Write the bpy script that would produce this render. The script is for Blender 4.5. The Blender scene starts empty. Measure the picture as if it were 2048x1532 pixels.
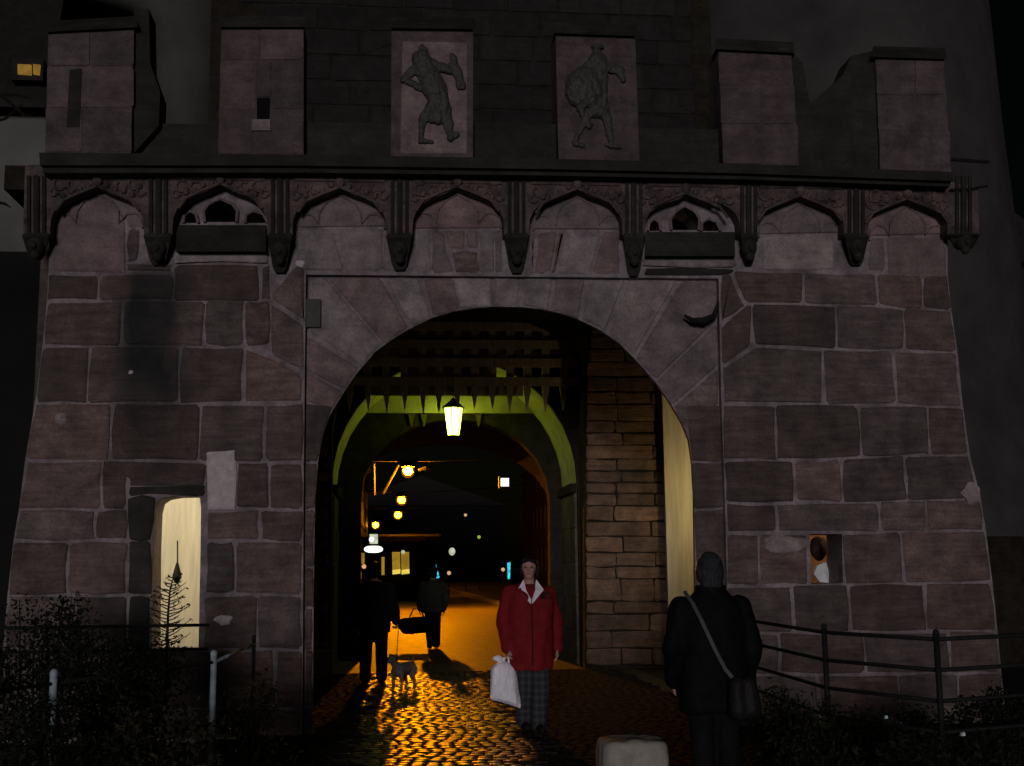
import bpy, bmesh, math, random
import numpy as np
from mathutils import Vector, Matrix, noise
R = math.radians
random.seed(7)
scn = bpy.context.scene
col = scn.collection

# ------------------------------------------------------------------ camera
FPX = 2400.0                                   # focal length for a frame 2048 px wide
YAW, PIT, ROL = R(5.72), R(8.65), R(-0.611)
EYE = Vector((0.0, -11.6, 1.54))
fwd = Vector((math.sin(YAW)*math.cos(PIT), math.cos(YAW)*math.cos(PIT), math.sin(PIT)))
rt0 = Vector((math.cos(YAW), -math.sin(YAW), 0)); up0 = rt0.cross(fwd)
c_, s_ = math.cos(ROL), math.sin(ROL)
rt = rt0*c_ + up0*s_; up = up0*c_ - rt0*s_
cam = bpy.data.cameras.new('camera'); co = bpy.data.objects.new('camera', cam); col.objects.link(co)
co.matrix_world = Matrix(((rt.x, up.x, -fwd.x, EYE.x), (rt.y, up.y, -fwd.y, EYE.y), (rt.z, up.z, -fwd.z, EYE.z), (0, 0, 0, 1)))
cam.sensor_fit = 'HORIZONTAL'; cam.sensor_width = 36; cam.lens = FPX/2048*36
cam.clip_start = .05; cam.clip_end = 2000
scn.camera = co

# ------------------------------------------------------------------ sky, light, exposure
SUN_EL, SUN_AZ = R(4), R(-9)                  # a low soft light from behind the camera
w = bpy.data.worlds.new('World'); scn.world = w; w.use_nodes = True
nt = w.node_tree; bg = nt.nodes['Background']
sky = nt.nodes.new('ShaderNodeTexSky'); sky.sky_type = 'NISHITA'; sky.sun_disc = False
sky.sun_elevation = SUN_EL; sky.sun_rotation = math.pi - SUN_AZ
nt.links.new(sky.outputs[0], bg.inputs[0]); bg.inputs[1].default_value = 0.0005
sl = bpy.data.lights.new('sun', 'SUN'); sl.energy = 0.88; sl.angle = R(10); sl.color = (1, .93, .955)
so = bpy.data.objects.new('sun', sl); col.objects.link(so)
sdir = Vector((math.sin(SUN_AZ)*math.cos(SUN_EL), -math.cos(SUN_AZ)*math.cos(SUN_EL), math.sin(SUN_EL)))
so.rotation_euler = sdir.to_track_quat('Z', 'Y').to_euler(); so.location = (-6, -30, 6)
vs = scn.view_settings; vs.view_transform = 'Standard'; vs.look = 'None'; vs.exposure = 0; vs.gamma = 1
vs.use_curve_mapping = False
scn.cycles.use_denoising = True

# ------------------------------------------------------------------ pixel of the photograph -> point on a plane of the place
def ray(px, py):
    return rt*((px-1024)/FPX) + up*(-(py-766)/FPX) + fwd
def P(px, py, Y=0.0):
    d = ray(px, py); t = (Y-EYE.y)/d.y
    return EYE + d*t
def XZ(px, py, Y=0.0):
    p = P(px, py, Y); return (p.x, p.z)
def G(px, py, z=0.0):
    d = ray(px, py); return EYE + d*((z-EYE.z)/d.z)

# ------------------------------------------------------------------ object helpers
def link(o, parent=None, root=None):
    col.objects.link(o)
    if parent is not None:
        o.parent = parent
        o.matrix_parent_inverse = ABS[parent].inverted()
        ABS[o] = ABS[parent].copy() if False else Matrix.Identity(4)
    else:
        ABS.setdefault(o, Matrix.Identity(4))
    return o
ABS = {}
def thing(name, label, cat, loc=(0, 0, 0), group=None, rz=0.0):
    o = bpy.data.objects.new(name, None); col.objects.link(o)
    o.empty_display_size = .2; o.location = loc; o.rotation_euler = (0, 0, rz)
    ABS[o] = Matrix.Translation(Vector(loc)) @ Matrix.Rotation(rz, 4, 'Z')
    o['label'] = label; o['category'] = cat
    if group: o['group'] = group
    return o
def tag(o, label, cat, group=None):
    o['label'] = label; o['category'] = cat
    if group: o['group'] = group
    return o
class MB:
    def __init__(s): s.v = []; s.f = []
    def add(s, vs, fs):
        b = len(s.v); s.v += [tuple(p) for p in vs]; s.f += [tuple(b+i for i in f) for f in fs]; return s
    def box(s, x0, x1, y0, y1, z0, z1):
        return s.add([(x0,y0,z0),(x1,y0,z0),(x1,y1,z0),(x0,y1,z0),(x0,y0,z1),(x1,y0,z1),(x1,y1,z1),(x0,y1,z1)],
                     [(0,3,2,1),(4,5,6,7),(0,1,5,4),(1,2,6,5),(2,3,7,6),(3,0,4,7)])
    def prism(s, poly, y0, y1, Ylast=None):        # polygon of (x, z) extruded from y0 (front) to y1
        n = len(poly)
        vs = [(x, y0, z) for x, z in poly] + [(x, y1, z) for x, z in poly]
        fs = [tuple(range(n)), tuple(range(2*n-1, n-1, -1))] + [(i, i+n, (i+1) % n + n, (i+1) % n) for i in range(n)]
        return s.add(vs, fs)
    def loft(s, rings, caps=True):
        n = len(rings[0]); vs = [p for r in rings for p in r]; fs = []
        for k in range(len(rings)-1):
            for i in range(n):
                fs.append((k*n+i, k*n+(i+1) % n, (k+1)*n+(i+1) % n, (k+1)*n+i))
        if caps: fs += [tuple(range(n-1, -1, -1)), tuple((len(rings)-1)*n+i for i in range(n))]
        return s.add(vs, fs)
    def tube(s, pts, rad, n=8):
        pts = [Vector(p) for p in pts]; rads = rad if isinstance(rad, (list, tuple)) else [rad]*len(pts)
        rings = []; ref = None
        for i, p in enumerate(pts):
            t = (pts[min(i+1, len(pts)-1)] - pts[max(i-1, 0)]).normalized()
            if ref is None or abs(ref.dot(t)) > .95: ref = Vector((0, 0, 1)) if abs(t.z) < .9 else Vector((1, 0, 0))
            a = t.cross(ref).normalized(); b = t.cross(a); ref = -b if False else ref
            rings.append([p + (a*math.cos(q) + b*math.sin(q))*rads[i] for q in [2*math.pi*k/n for k in range(n)]])
        return s.loft(rings)
    def lathe(s, prof, c=(0, 0, 0), n=16):         # prof: (r, z)
        return s.loft([[(c[0]+r*math.cos(2*math.pi*k/n), c[1]+r*math.sin(2*math.pi*k/n), c[2]+z) for k in range(n)] for r, z in prof])
    def ball(s, c, r, nu=12, nv=8):
        rx, ry, rz = r if isinstance(r, (tuple, list)) else (r, r, r)
        return s.loft([[(c[0]+rx*math.sin(a)*math.cos(2*math.pi*k/nu), c[1]+ry*math.sin(a)*math.sin(2*math.pi*k/nu), c[2]-rz*math.cos(a)) for k in range(nu)]
                       for a in [.03+(math.pi-.06)*j/nv for j in range(nv+1)]])
    def cap(s, p0, p1, r0, r1, n=10):              # tapered capsule
        p0, p1 = Vector(p0), Vector(p1); t = (p1-p0); L = t.length
        t = t/L if L > 1e-6 else Vector((0, 0, 1)); ref = Vector((0, 0, 1)) if abs(t.z) < .9 else Vector((1, 0, 0))
        a = t.cross(ref).normalized(); b = t.cross(a); rings = []
        for k in range(5):
            q = (k+.15)/4.15*math.pi/2 if k < 4 else math.pi/2
            rings.append((p0 - t*r0*math.cos(q), r0*math.sin(q)))
        for k in range(5):
            q = math.pi/2 - ((k)/4.15*math.pi/2)
            rings.append((p1 + t*r1*math.cos(q), r1*math.sin(q)))
        return s.loft([[p + (a*math.cos(2*math.pi*k/n) + b*math.sin(2*math.pi*k/n))*r for k in range(n)] for p, r in rings])
    def mesh(s, name, m=None, smooth=False):
        me = bpy.data.meshes.new(name); me.from_pydata(s.v, [], s.f)
        bm = bmesh.new(); bm.from_mesh(me); bmesh.ops.recalc_face_normals(bm, faces=bm.faces); bm.to_mesh(me); bm.free()
        if m: me.materials.append(m)
        if smooth:
            for p in me.polygons: p.use_smooth = True
        return me
    def obj(s, name, m, parent=None, smooth=False):
        return link(bpy.data.objects.new(name, s.mesh(name, m, smooth)), parent)
def obj(name, me, parent=None): return link(bpy.data.objects.new(name, me), parent)

def slab(name, outer, holes, y0, y1, m, parent):   # 2D outline with holes (x, z), extruded along y
    cu = bpy.data.curves.new('tmp', 'CURVE'); cu.dimensions = '2D'; cu.fill_mode = 'BOTH'; cu.extrude = (y1-y0)/2
    for poly in [outer]+holes:
        sp = cu.splines.new('POLY'); sp.points.add(len(poly)-1); sp.use_cyclic_u = True
        for p, (x, z) in zip(sp.points, poly): p.co = (x, z, 0, 1)
    o = bpy.data.objects.new('tmp', cu); col.objects.link(o)
    dg = bpy.context.evaluated_depsgraph_get()
    me = bpy.data.meshes.new_from_object(o.evaluated_get(dg)); me.name = name
    bpy.data.objects.remove(o); bpy.data.curves.remove(cu)
    me.transform(Matrix(((1, 0, 0, 0), (0, 0, -1, (y0+y1)/2), (0, 1, 0, 0), (0, 0, 0, 1))))
    me.materials.clear(); me.materials.append(m)
    return link(bpy.data.objects.new(name, me), parent)

def skin(mb, name, m, parent, voxel=.012, smooth_it=6, wrinkle=0.0, wscale=9.0, squash=None):
    """union of overlapping closed shapes -> one continuous smooth mesh"""
    me = mb.mesh('tmp'); o = bpy.data.objects.new('tmp', me); col.objects.link(o)
    r = o.modifiers.new('r', 'REMESH'); r.mode = 'VOXEL'; r.voxel_size = voxel; r.use_smooth_shade = True
    if smooth_it:
        sm = o.modifiers.new('s', 'SMOOTH'); sm.factor = .5; sm.iterations = smooth_it
    dg = bpy.context.evaluated_depsgraph_get()
    me2 = bpy.data.meshes.new_from_object(o.evaluated_get(dg)); me2.name = name
    bpy.data.objects.remove(o); bpy.data.meshes.remove(me)
    me2.materials.clear(); me2.materials.append(m)
    if wrinkle:
        for v in me2.vertices:
            p = v.co; d = noise.noise(Vector((p.x*wscale, p.y*wscale, p.z*wscale*.45)))+.5*noise.noise(p*wscale*2.1)
            v.co = p + v.normal*(d*wrinkle)
    for p in me2.polygons: p.use_smooth = True
    return link(bpy.data.objects.new(name, me2), parent)

# ------------------------------------------------------------------ materials
def base_mat(name):
    m = bpy.data.materials.new(name); m.use_nodes = True
    n = m.node_tree.nodes; return m, n, m.node_tree.links, n['Principled BSDF']
def val(n, op, a, b=None, L=None, clamp=False):
    x = n.new('ShaderNodeMath'); x.operation = op; x.use_clamp = clamp
    for i, q in enumerate((a, b)):
        if q is None: continue
        if isinstance(q, (int, float)): x.inputs[i].default_value = q
        else: L.new(q, x.inputs[i])
    return x.outputs[0]
def mixc(n, L, f, a, b, mode='MIX'):
    x = n.new('ShaderNodeMix'); x.data_type = 'RGBA'; x.blend_type = mode
    for sock, q in ((x.inputs[0], f), (x.inputs[6], a), (x.inputs[7], b)):
        if isinstance(q, (int, float)): sock.default_value = q
        elif isinstance(q, tuple): sock.default_value = (*q[:3], 1)
        else: L.new(q, sock)
    return x.outputs[2]
def noisen(n, L, vec, scale, detail=5, rough=.6, stretch=None):
    if stretch:
        mp = n.new('ShaderNodeMapping'); mp.inputs['Scale'].default_value = stretch; L.new(vec, mp.inputs[0]); vec = mp.outputs[0]
    x = n.new('ShaderNodeTexNoise'); x.inputs['Scale'].default_value = scale; x.inputs['Detail'].default_value = detail
    x.inputs['Roughness'].default_value = rough; L.new(vec, x.inputs['Vector']); return x.outputs[0]
def ramp(n, L, f, lo, hi):
    x = n.new('ShaderNodeMapRange'); x.inputs[1].default_value = lo; x.inputs[2].default_value = hi; L.new(f, x.inputs[0]); return x.outputs[0]
def stone(name, cols, bed=.5, blotch=.55, bump=.35, rough=.85, stain=None, tone=.45, dark=(.03, .03, .026), darkamt=.6, darkscale=.9, coarse=1.0):
    m, n, L, b = base_mat(name)
    pos = n.new('ShaderNodeNewGeometry').outputs['Position']; rnd = n.new('ShaderNodeObjectInfo').outputs['Random']
    c = mixc(n, L, rnd, cols[0], cols[1])
    r2 = val(n, 'FRACT', val(n, 'MULTIPLY', rnd, 7.31, L), None, L)
    if len(cols) > 2: c = mixc(n, L, val(n, 'MULTIPLY', val(n, 'GREATER_THAN', r2, .66, L), .7, L), c, cols[2])
    r3 = val(n, 'FRACT', val(n, 'MULTIPLY', rnd, 23.7, L), None, L)
    br = val(n, 'ADD', val(n, 'MULTIPLY', r3, tone, L), 1-tone/2, L)
    bedn = noisen(n, L, pos, 2.2, 6, .65, (1.2, 1.2, 9.0))
    br = val(n, 'MULTIPLY', br, val(n, 'ADD', val(n, 'MULTIPLY', ramp(n, L, bedn, .3, .7), bed, L), 1-bed/2, L), L)
    fine = noisen(n, L, pos, 38*coarse, 4, .7)
    mid = noisen(n, L, pos, 4.2, 5, .62)
    br = val(n, 'MULTIPLY', br, val(n, 'ADD', val(n, 'MULTIPLY', ramp(n, L, mid, .32, .68), .75, L), .62, L), L)
    br = val(n, 'MULTIPLY', br, val(n, 'ADD', val(n, 'MULTIPLY', ramp(n, L, fine, .3, .7), .5, L), .75, L), L)
    vm = n.new('ShaderNodeVectorMath'); vm.operation = 'SCALE'; L.new(c, vm.inputs[0]); L.new(br, vm.inputs['Scale'])
    c = vm.outputs[0]
    bl = ramp(n, L, noisen(n, L, pos, darkscale, 7, .68, (1.2, 1.2, .8)), .46, .68)
    c = mixc(n, L, val(n, 'MULTIPLY', bl, darkamt, L), c, dark)
    if stain:                                       # a black water streak that runs down the wall: x centre, half width, z range
        sx = n.new('ShaderNodeSeparateXYZ'); L.new(pos, sx.inputs[0])
        wob = noisen(n, L, pos, 1.3, 4, .6, (1, 1, .5))
        dx = val(n, 'ABSOLUTE', val(n, 'ADD', val(n, 'SUBTRACT', sx.outputs[0], stain[0], L), val(n, 'MULTIPLY', val(n, 'SUBTRACT', wob, .5, L), .55, L), L), None, L)
        k = val(n, 'SUBTRACT', 1.0, ramp(n, L, dx, stain[1]*.45, stain[1]*1.35), L)
        zf = val(n, 'MULTIPLY', ramp(n, L, sx.outputs[2], stain[2], stain[2]+1.2), val(n, 'SUBTRACT', 1.0, ramp(n, L, sx.outputs[2], stain[3]-.3, stain[3]), L), L)
        k = val(n, 'MULTIPLY', val(n, 'MULTIPLY', k, zf, L), val(n, 'ADD', .62, val(n, 'MULTIPLY', noisen(n, L, pos, 3, 5, .7), .6, L), L), L, True)
        c = mixc(n, L, k, c, (.012, .014, .014))
    L.new(c, b.inputs['Base Color']); b.inputs['Roughness'].default_value = rough; b.inputs['Specular IOR Level'].default_value = .25
    h = val(n, 'ADD', val(n, 'ADD', val(n, 'MULTIPLY', bedn, 1.0, L), val(n, 'MULTIPLY', fine, .35, L), L), val(n, 'MULTIPLY', mid, .9, L), L)
    bp = n.new('ShaderNodeBump'); bp.inputs['Strength'].default_value = bump; bp.inputs['Distance'].default_value = .03
    L.new(h, bp.inputs['Height']); L.new(bp.outputs[0], b.inputs['Normal'])
    return m
def simple(name, c, rough=.7, var=.25, scale=12, bump=.15, metal=0.0, spec=.22, stretch=None, dist=.01, c2=None):
    m, n, L, b = base_mat(name)
    pos = n.new('ShaderNodeNewGeometry').outputs['Position']
    f = ramp(n, L, noisen(n, L, pos, scale, 5, .65, stretch), .28, .72)
    a = tuple(x*(1-var) for x in c); e = c2 or tuple(min(1, x*(1+var)) for x in c)
    L.new(mixc(n, L, f, a, e), b.inputs['Base Color'])
    b.inputs['Roughness'].default_value = rough; b.inputs['Metallic'].default_value = metal
    b.inputs['Specular IOR Level'].default_value = spec
    if bump:
        bp = n.new('ShaderNodeBump'); bp.inputs['Strength'].default_value = bump; bp.inputs['Distance'].default_value = dist
        L.new(f, bp.inputs['Height']); L.new(bp.outputs[0], b.inputs['Normal'])
    return m
def glow(name, c, s, var=0.0, scale=6.0):
    m, n, L, b = base_mat(name); n.remove(b)
    e = n.new('ShaderNodeEmission'); e.inputs[0].default_value = (*c, 1); e.inputs[1].default_value = s
    if var:
        pos = n.new('ShaderNodeNewGeometry').outputs['Position']
        f = ramp(n, L, noisen(n, L, pos, scale, 3, .6), .35, .65)
        L.new(val(n, 'MULTIPLY', val(n, 'ADD', 1-var, val(n, 'MULTIPLY', f, var*1.3, L), L), s, L), e.inputs[1])
    L.new(e.outputs[0], n['Material Output'].inputs[0]); return m
def plaid(name):
    m, n, L, b = base_mat(name)
    pos = n.new('ShaderNodeTexCoord').outputs['Object']; sx = n.new('ShaderNodeSeparateXYZ'); L.new(pos, sx.inputs[0])
    def band(o, f, t): return val(n, 'GREATER_THAN', val(n, 'FRACT', val(n, 'MULTIPLY', o, f, L), None, L), t, L)
    f = val(n, 'MULTIPLY', val(n, 'ADD', band(sx.outputs[0], 17, .55), band(sx.outputs[2], 15, .6), L), .5, L)
    L.new(mixc(n, L, f, (.012, .014, .017), (.042, .043, .048)), b.inputs['Base Color']); b.inputs['Roughness'].default_value = .9
    return m

STX = P(300, 760).x
M = {}
M['sandstone'] = stone('sandstone', [(.122, .082, .074), (.086, .063, .059), (.100, .078, .075)], bed=.75, bump=.7, tone=.65, stain=(STX, .30, P(300, 1000).z, P(300, 500).z), darkamt=.55)
M['pink'] = stone('pink_sandstone', [(.175, .118, .120), (.155, .115, .115), (.145, .12, .12)], tone=.22, darkamt=.32, bed=.3)
M['merlon'] = stone('merlon_sandstone', [(.088, .061, .063), (.072, .056, .057)], tone=.35, darkamt=.5, bed=.35)
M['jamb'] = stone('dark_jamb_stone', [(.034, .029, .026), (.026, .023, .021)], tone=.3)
M['vault_soot'] = stone('soot_black_vault', [(.010, .0085, .0068), (.008, .007, .006)], tone=.3)  # near-black stone of the inner vault and street arch
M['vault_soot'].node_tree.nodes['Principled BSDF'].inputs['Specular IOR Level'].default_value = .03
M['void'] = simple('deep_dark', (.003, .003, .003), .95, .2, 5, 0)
M['pale_stone'] = stone('pale_sandstone', [(.235, .190, .188), (.21, .178, .178)], tone=.3, darkamt=.35, bed=.25)
M['black_stone'] = stone('weathered_black_stone', [(.028, .026, .021), (.020, .019, .016)], tone=.3, darkamt=.7, dark=(.010, .010, .008))
M['tracery'] = stone('weathered_tracery_stone', [(.115, .074, .072), (.09, .066, .063)], tone=.2, darkamt=.9, dark=(.017, .016, .014), darkscale=5.0)
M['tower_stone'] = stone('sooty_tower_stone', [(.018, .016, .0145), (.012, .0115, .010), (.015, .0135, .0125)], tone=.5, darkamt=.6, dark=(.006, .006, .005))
M['inner_stone'] = stone('brown_inner_sandstone', [(.165, .100, .066), (.115, .076, .054)], tone=.6, bump=.9, darkamt=.45)
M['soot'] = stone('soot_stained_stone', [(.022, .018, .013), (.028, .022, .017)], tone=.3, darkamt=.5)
M['mortar'] = stone('lime_mortar', [(.205, .170, .180), (.205, .170, .180)], bed=.15, tone=0, darkamt=.85, dark=(.075, .06, .058), darkscale=2.6, stain=(STX, .30, P(300, 1000).z, P(300, 500).z), bump=.3)
M['dark_mortar'] = simple('dirty_mortar', (.14, .10, .065), .95, .3, 5, .3)
M['lime'] = simple('lime_wash', (.42, .37, .38), .9, .25, 14, .2)
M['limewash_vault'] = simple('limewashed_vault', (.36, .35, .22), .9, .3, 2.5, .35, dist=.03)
M['plaster'] = simple('warm_plaster', (.60, .55, .45), .9, .22, 2.2, .2, stretch=(6, 6, .5))
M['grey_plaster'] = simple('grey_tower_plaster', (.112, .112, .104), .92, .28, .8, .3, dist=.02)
M['worn_plaster'] = simple('worn_tower_plaster', (.044, .040, .040), .92, .4, .8, .4, dist=.02)  # right tower's plaster, a darker tone than the left
M['rod'] = simple('dull_painted_rod', (.007, .0065, .006), .6, .15, 8, 0)
M['roof'] = simple('dark_roof_tiles', (.014, .011, .010), .8, .4, 9, .5)
M['oak'] = simple('grey_oak', (.30, .26, .21), .8, .4, 7, .4, stretch=(6, 6, .6))
M['oak_pale'] = simple('weathered_oak', (.07, .055, .03), .8, .3, 7, .4, stretch=(6, 6, .6))
M['iron'] = simple('wrought_iron', (.014, .014, .015), .55, .3, 20, .2, metal=.0)
M['galv'] = simple('galvanised_steel', (.27, .33, .36), .5, .8, 7, .2, metal=.0)
M['bronze'] = simple('green_bronze', (.046, .042, .040), .6, .3, 20, .2)
M['soil'] = simple('dark_soil', (.015, .013, .010), .95, .4, 6, .5, dist=.03)
M['paving'] = simple('dark_paving', (.03, .028, .026), .75, .4, 5, .4)
M['asphalt'] = simple('worn_asphalt', (.11, .09, .07), .6, .5, 3.5, .5)
M['kerb'] = simple('granite_kerb', (.22, .20, .18), .7, .2, 15, .2)
M['bollard'] = simple('pale_limestone', (.28, .265, .23), .8, .35, 7, .5)
M['leaf'] = simple('dark_leaves', (.010, .013, .007), .6, .5, 3, 0)
M['leaf_b'] = simple('dry_leaves', (.022, .020, .011), .6, .5, 3, 0)
M['bark'] = simple('bark', (.014, .012, .009), .9, .4, 20, .4)
M['house'] = simple('house_render', (.010, .0095, .009), .9, .25, 1.5, .2)
M['house_dark'] = simple('dark_house_render', (.0065, .006, .0055), .9, .25, 1.5, .2)
M['trim'] = simple('pale_trim', (.20, .17, .14), .7, .2, 6, .1)
M['skin'] = simple('skin', (.36, .21, .16), .55, .1, 25, .05)
M['hair_d'] = simple('dark_brown_hair', (.014, .010, .008), .45, .5, 40, .5, stretch=(3, 3, .4))
M['hair_g'] = simple('greying_hair', (.014, .016, .017), .4, .7, 30, .6, stretch=(3, 3, .4), c2=(.05, .055, .06))
M['red'] = simple('red_jacket_cloth', (.165, .011, .014), .75, .22, 11, .3)
M['maroon'] = simple('dark_maroon_cloth', (.035, .008, .012), .8, .2, 11, .2)
M['white_cloth'] = simple('white_cloth', (.70, .67, .72), .8, .08, 11, .2)
M['black_cloth'] = simple('black_cloth', (.007, .0075, .008), .8, .35, 9, .4)
M['navy_cloth'] = simple('dark_coat_cloth', (.0036, .0044, .0052), .7, .4, 7, .5)
M['denim'] = simple('dark_denim', (.009, .011, .014), .85, .3, 20, .3)
M['grey_cloth'] = simple('grey_jacket_cloth', (.036, .036, .036), .85, .25, 14, .3)
M['leather'] = simple('black_leather', (.012, .011, .011), .5, .3, 20, .2)
M['strap'] = simple('grey_strap', (.05, .056, .062), .55, .3, 12, .1)
M['plaid'] = plaid('plaid_cloth')
M['plastic'] = simple('white_plastic_film', (.84, .82, .90), .35, .12, 9, .5, dist=.02)
M['fur'] = simple('grey_white_fur', (.15, .125, .11), .9, .3, 40, .6)
M['fur_dark'] = simple('dark_fur', (.03, .025, .022), .9, .3, 40, .6)
M['eye'] = simple('eye', (.03, .022, .018), .25, .1, 10, 0)
M['lips'] = simple('lips', (.28, .10, .09), .5, .1, 10, 0)
M['paper'] = simple('white_paper', (.62, .66, .66), .8, .15, 9, .3)
M['orange_wall'] = simple('orange_wall_paint', (.45, .29, .17), .9, .15, 4, .1)
M['dark_ball'] = simple('dark_ball', (.025, .015, .010), .7, .3, 12, .2)
M['glint'] = simple('pale_litter', (.55, .75, .78), .4, .1, 12, 0)
M['glass_dark'] = simple('dark_glass', (.008, .008, .009), .55, .1, 3, 0)
M['lantern_glow'] = glow('lantern_glass', (.82, 1.0, .075), 17.0)
M['warm_glow'] = glow('warm_lamp_glass', (1.0, .72, .30), 22.0)
M['orange_glow'] = glow('orange_lamp_glass', (1.0, .40, .06), 14.0)
M['sodium'] = glow('sodium_lamp', (1.0, .42, .05), 2600.0)
M['sodium_far'] = glow('far_sodium_lamp', (1.0, .42, .05), 300.0)
M['sign_white'] = glow('white_sign_light', (.95, 1.0, .92), 1.6)
M['sign_cream'] = glow('cream_sign_light', (.80, .85, .62), .75, .4, 5)
M['win_amber'] = glow('amber_window', (1.0, .55, .10), .22, .3, 8)
M['win_shop'] = glow('yellow_shop_window', (.80, .48, .04), .45, .4, 1.2)
M['win_shop_hi'] = glow('bright_yellow_display', (1.0, .75, .12), .9, .3, 2)
M['cyan'] = glow('cyan_lights', (.05, .75, .95), 1.1, .6, 8)
M['green_spot'] = glow('green_signal', (.45, .7, .06), .6)
M['pale_orange'] = glow('pale_orange_light', (1.0, .55, .25), .7)

for k_ in ('black_cloth', 'dark_coat' , 'navy_cloth', 'denim', 'grey_cloth', 'red', 'leather', 'hair_g', 'hair_d', 'oak', 'iron', 'leaf', 'leaf_b', 'bark'):
    if k_ in M: M[k_].node_tree.nodes['Principled BSDF'].inputs['Specular IOR Level'].default_value = .06
M['soot'].node_tree.nodes['Principled BSDF'].inputs['Specular IOR Level'].default_value = .05
# ------------------------------------------------------------------ setting: ground, road, street
def sheet(name, x0, x1, y0, y1, z, m):
    o = MB().add([(x0, y0, z), (x1, y0, z), (x1, y1, z), (x0, y1, z)], [(0, 1, 2, 3)]).obj(name, m); o['kind'] = 'structure'; return o
sheet('ground', -400, 400, -60, 700, -.03, M['soil'])
sheet('forecourt_pavement', -1.75, 3.65, -20, 6.6, -.012, M['paving'])

# ------------------------------------------------------------------ masonry helpers
def inset_poly(poly, d):
    n = len(poly); area = sum(poly[i][0]*poly[(i+1) % n][1]-poly[(i+1) % n][0]*poly[i][1] for i in range(n))
    sg = 1 if area > 0 else -1; L = []
    for i in range(n):
        a, b = Vector(poly[i]), Vector(poly[(i+1) % n]); t = (b-a).normalized(); nn = Vector((-t.y, t.x))*sg
        L.append((a+nn*d, t))
    out = []
    for i in range(n):
        (p, t), (q, u) = L[i-1], L[i]; cr = t.x*u.y-t.y*u.x
        if abs(cr) < 1e-4: out.append(q)
        else: out.append(p + t*(((q.x-p.x)*u.y-(q.y-p.y)*u.x)/cr))
    return out
def block(poly, parent, m, y=0.0, depth=.05, inset=.014, proud=.0, jit=.014, bev=.020, name='stone_block', maxn=14):
    q = inset_poly([(p[0], p[1]) for p in poly], inset*random.uniform(.75, 1.35) if name == 'stone_block' else inset); n = len(q); pts = []
    per = sum((q[i]-q[(i+1) % n]).length for i in range(n)); k = max(1, (maxn-n)//n)
    for i in range(n):
        a, b = q[i], q[(i+1) % n]; e = (b-a).length; r = min(random.uniform(.008, .03), e*.2)/max(e, 1e-4)
        for t in [r] + [j/k for j in range(1, k)] + [1-r]:
            pts.append(a.lerp(b, t) + Vector((random.uniform(-jit, jit), random.uniform(-jit, jit))))
    c = sum(pts, Vector((0, 0)))/len(pts); y -= proud
    fr = [p + (c-p).normalized()*bev for p in pts]; N = len(pts)
    vs = [(p.x, y+depth, p.y) for p in pts] + [(p.x, y+bev*.5, p.y) for p in pts] + [(p.x, y, p.y) for p in fr]
    vs = vs[N:]                                      # the bevel ring stands in the mortar; no hidden back
    fs = [(i, (i+1) % N, N+(i+1) % N, N+i) for i in range(N)] + [tuple(range(N, 2*N))]
    return MB().add(vs, fs).obj(name, m, parent)
def zl(line, y=0.0):
    pts = sorted(XZ(px, py, y) for px, py in line); xs = [p[0] for p in pts]; zs = [p[1] for p in pts]
    return lambda X: float(np.interp(X, xs, zs))
def course(top, bot, xs, parent, mats, y=0.0, **kw):
    zt, zb = zl(top, y), zl(bot, y); ym = (top[0][1]+bot[0][1])/2; X = []
    for x in xs:
        if isinstance(x, tuple): X.append((XZ(x[0], top[0][1], y)[0], XZ(x[1], bot[0][1], y)[0]))
        else: v = XZ(x, ym, y)[0]; X.append((v, v))
    for a, b in zip(X, X[1:]):
        m = random.choice(mats) if isinstance(mats, list) else mats
        block([(a[0], zt(a[0])), (b[0], zt(b[0])), (b[1], zb(b[1])), (a[1], zb(a[1]))], parent, m, y, proud=random.uniform(-.004, .008), **kw)
def pblock(pxpoly, parent, m, y=0.0, **kw):
    return block([XZ(px, py, y) for px, py in pxpoly], parent, m, y, proud=random.uniform(-.003, .006), **kw)

# ------------------------------------------------------------------ the fore gate
gate = thing('fore_gate', 'dark red sandstone gate front with round arch, carved corbel frieze and battlements', 'gate', (1.13, 0, 0))
LEFT = [(101, 345), (97, 545), (94, 600), (85, 691), (70, 806), (50, 922), (38, 1018), (27, 1082), (15, 1191), (6, 1300), (-4, 1418), (-10, 1490)]
RIGHT = [(1897, 372), (1895, 550), (1903, 621), (1915, 704), (1926, 812), (1940, 910), (1962, 999), (1972, 1061), (1985, 1165), (1995, 1262), (2003, 1345), (2018, 1490)]
ARCH = [(625, 1500), (627, 1200), (630, 1000), (636, 920), (645, 870), (659, 832), (678, 800), (709, 752), (750, 704), (782, 680), (814, 660), (862, 636), (906, 623), (950, 616), (995, 613),
        (1040, 614), (1082, 618), (1120, 626), (1157, 639), (1200, 660), (1239, 687), (1268, 716), (1290, 740), (1316, 770), (1337, 800), (1354, 828), (1366, 850), (1378, 880), (1385, 930), (1388, 986), (1391, 1200), (1396, 1500)]
REB = [(612, 549), (1437, 557), (1443, 808), (1450, 1007), (1462, 1500), (605, 1500), (607, 1000), (610, 700)]
SLIT = [(303, 1300), (305, 1100), (308, 1024), (313, 1004), (326, 995), (350, 991), (392, 990), (400, 997), (402, 1015), (401, 1100), (397, 1300)]
WIN = [(1619, 1068), (1684, 1068), (1686, 1166), (1622, 1168)]
def loft_px(px, y): return [XZ(a, b, y) for a, b in px]
OPEN = {}
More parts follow.
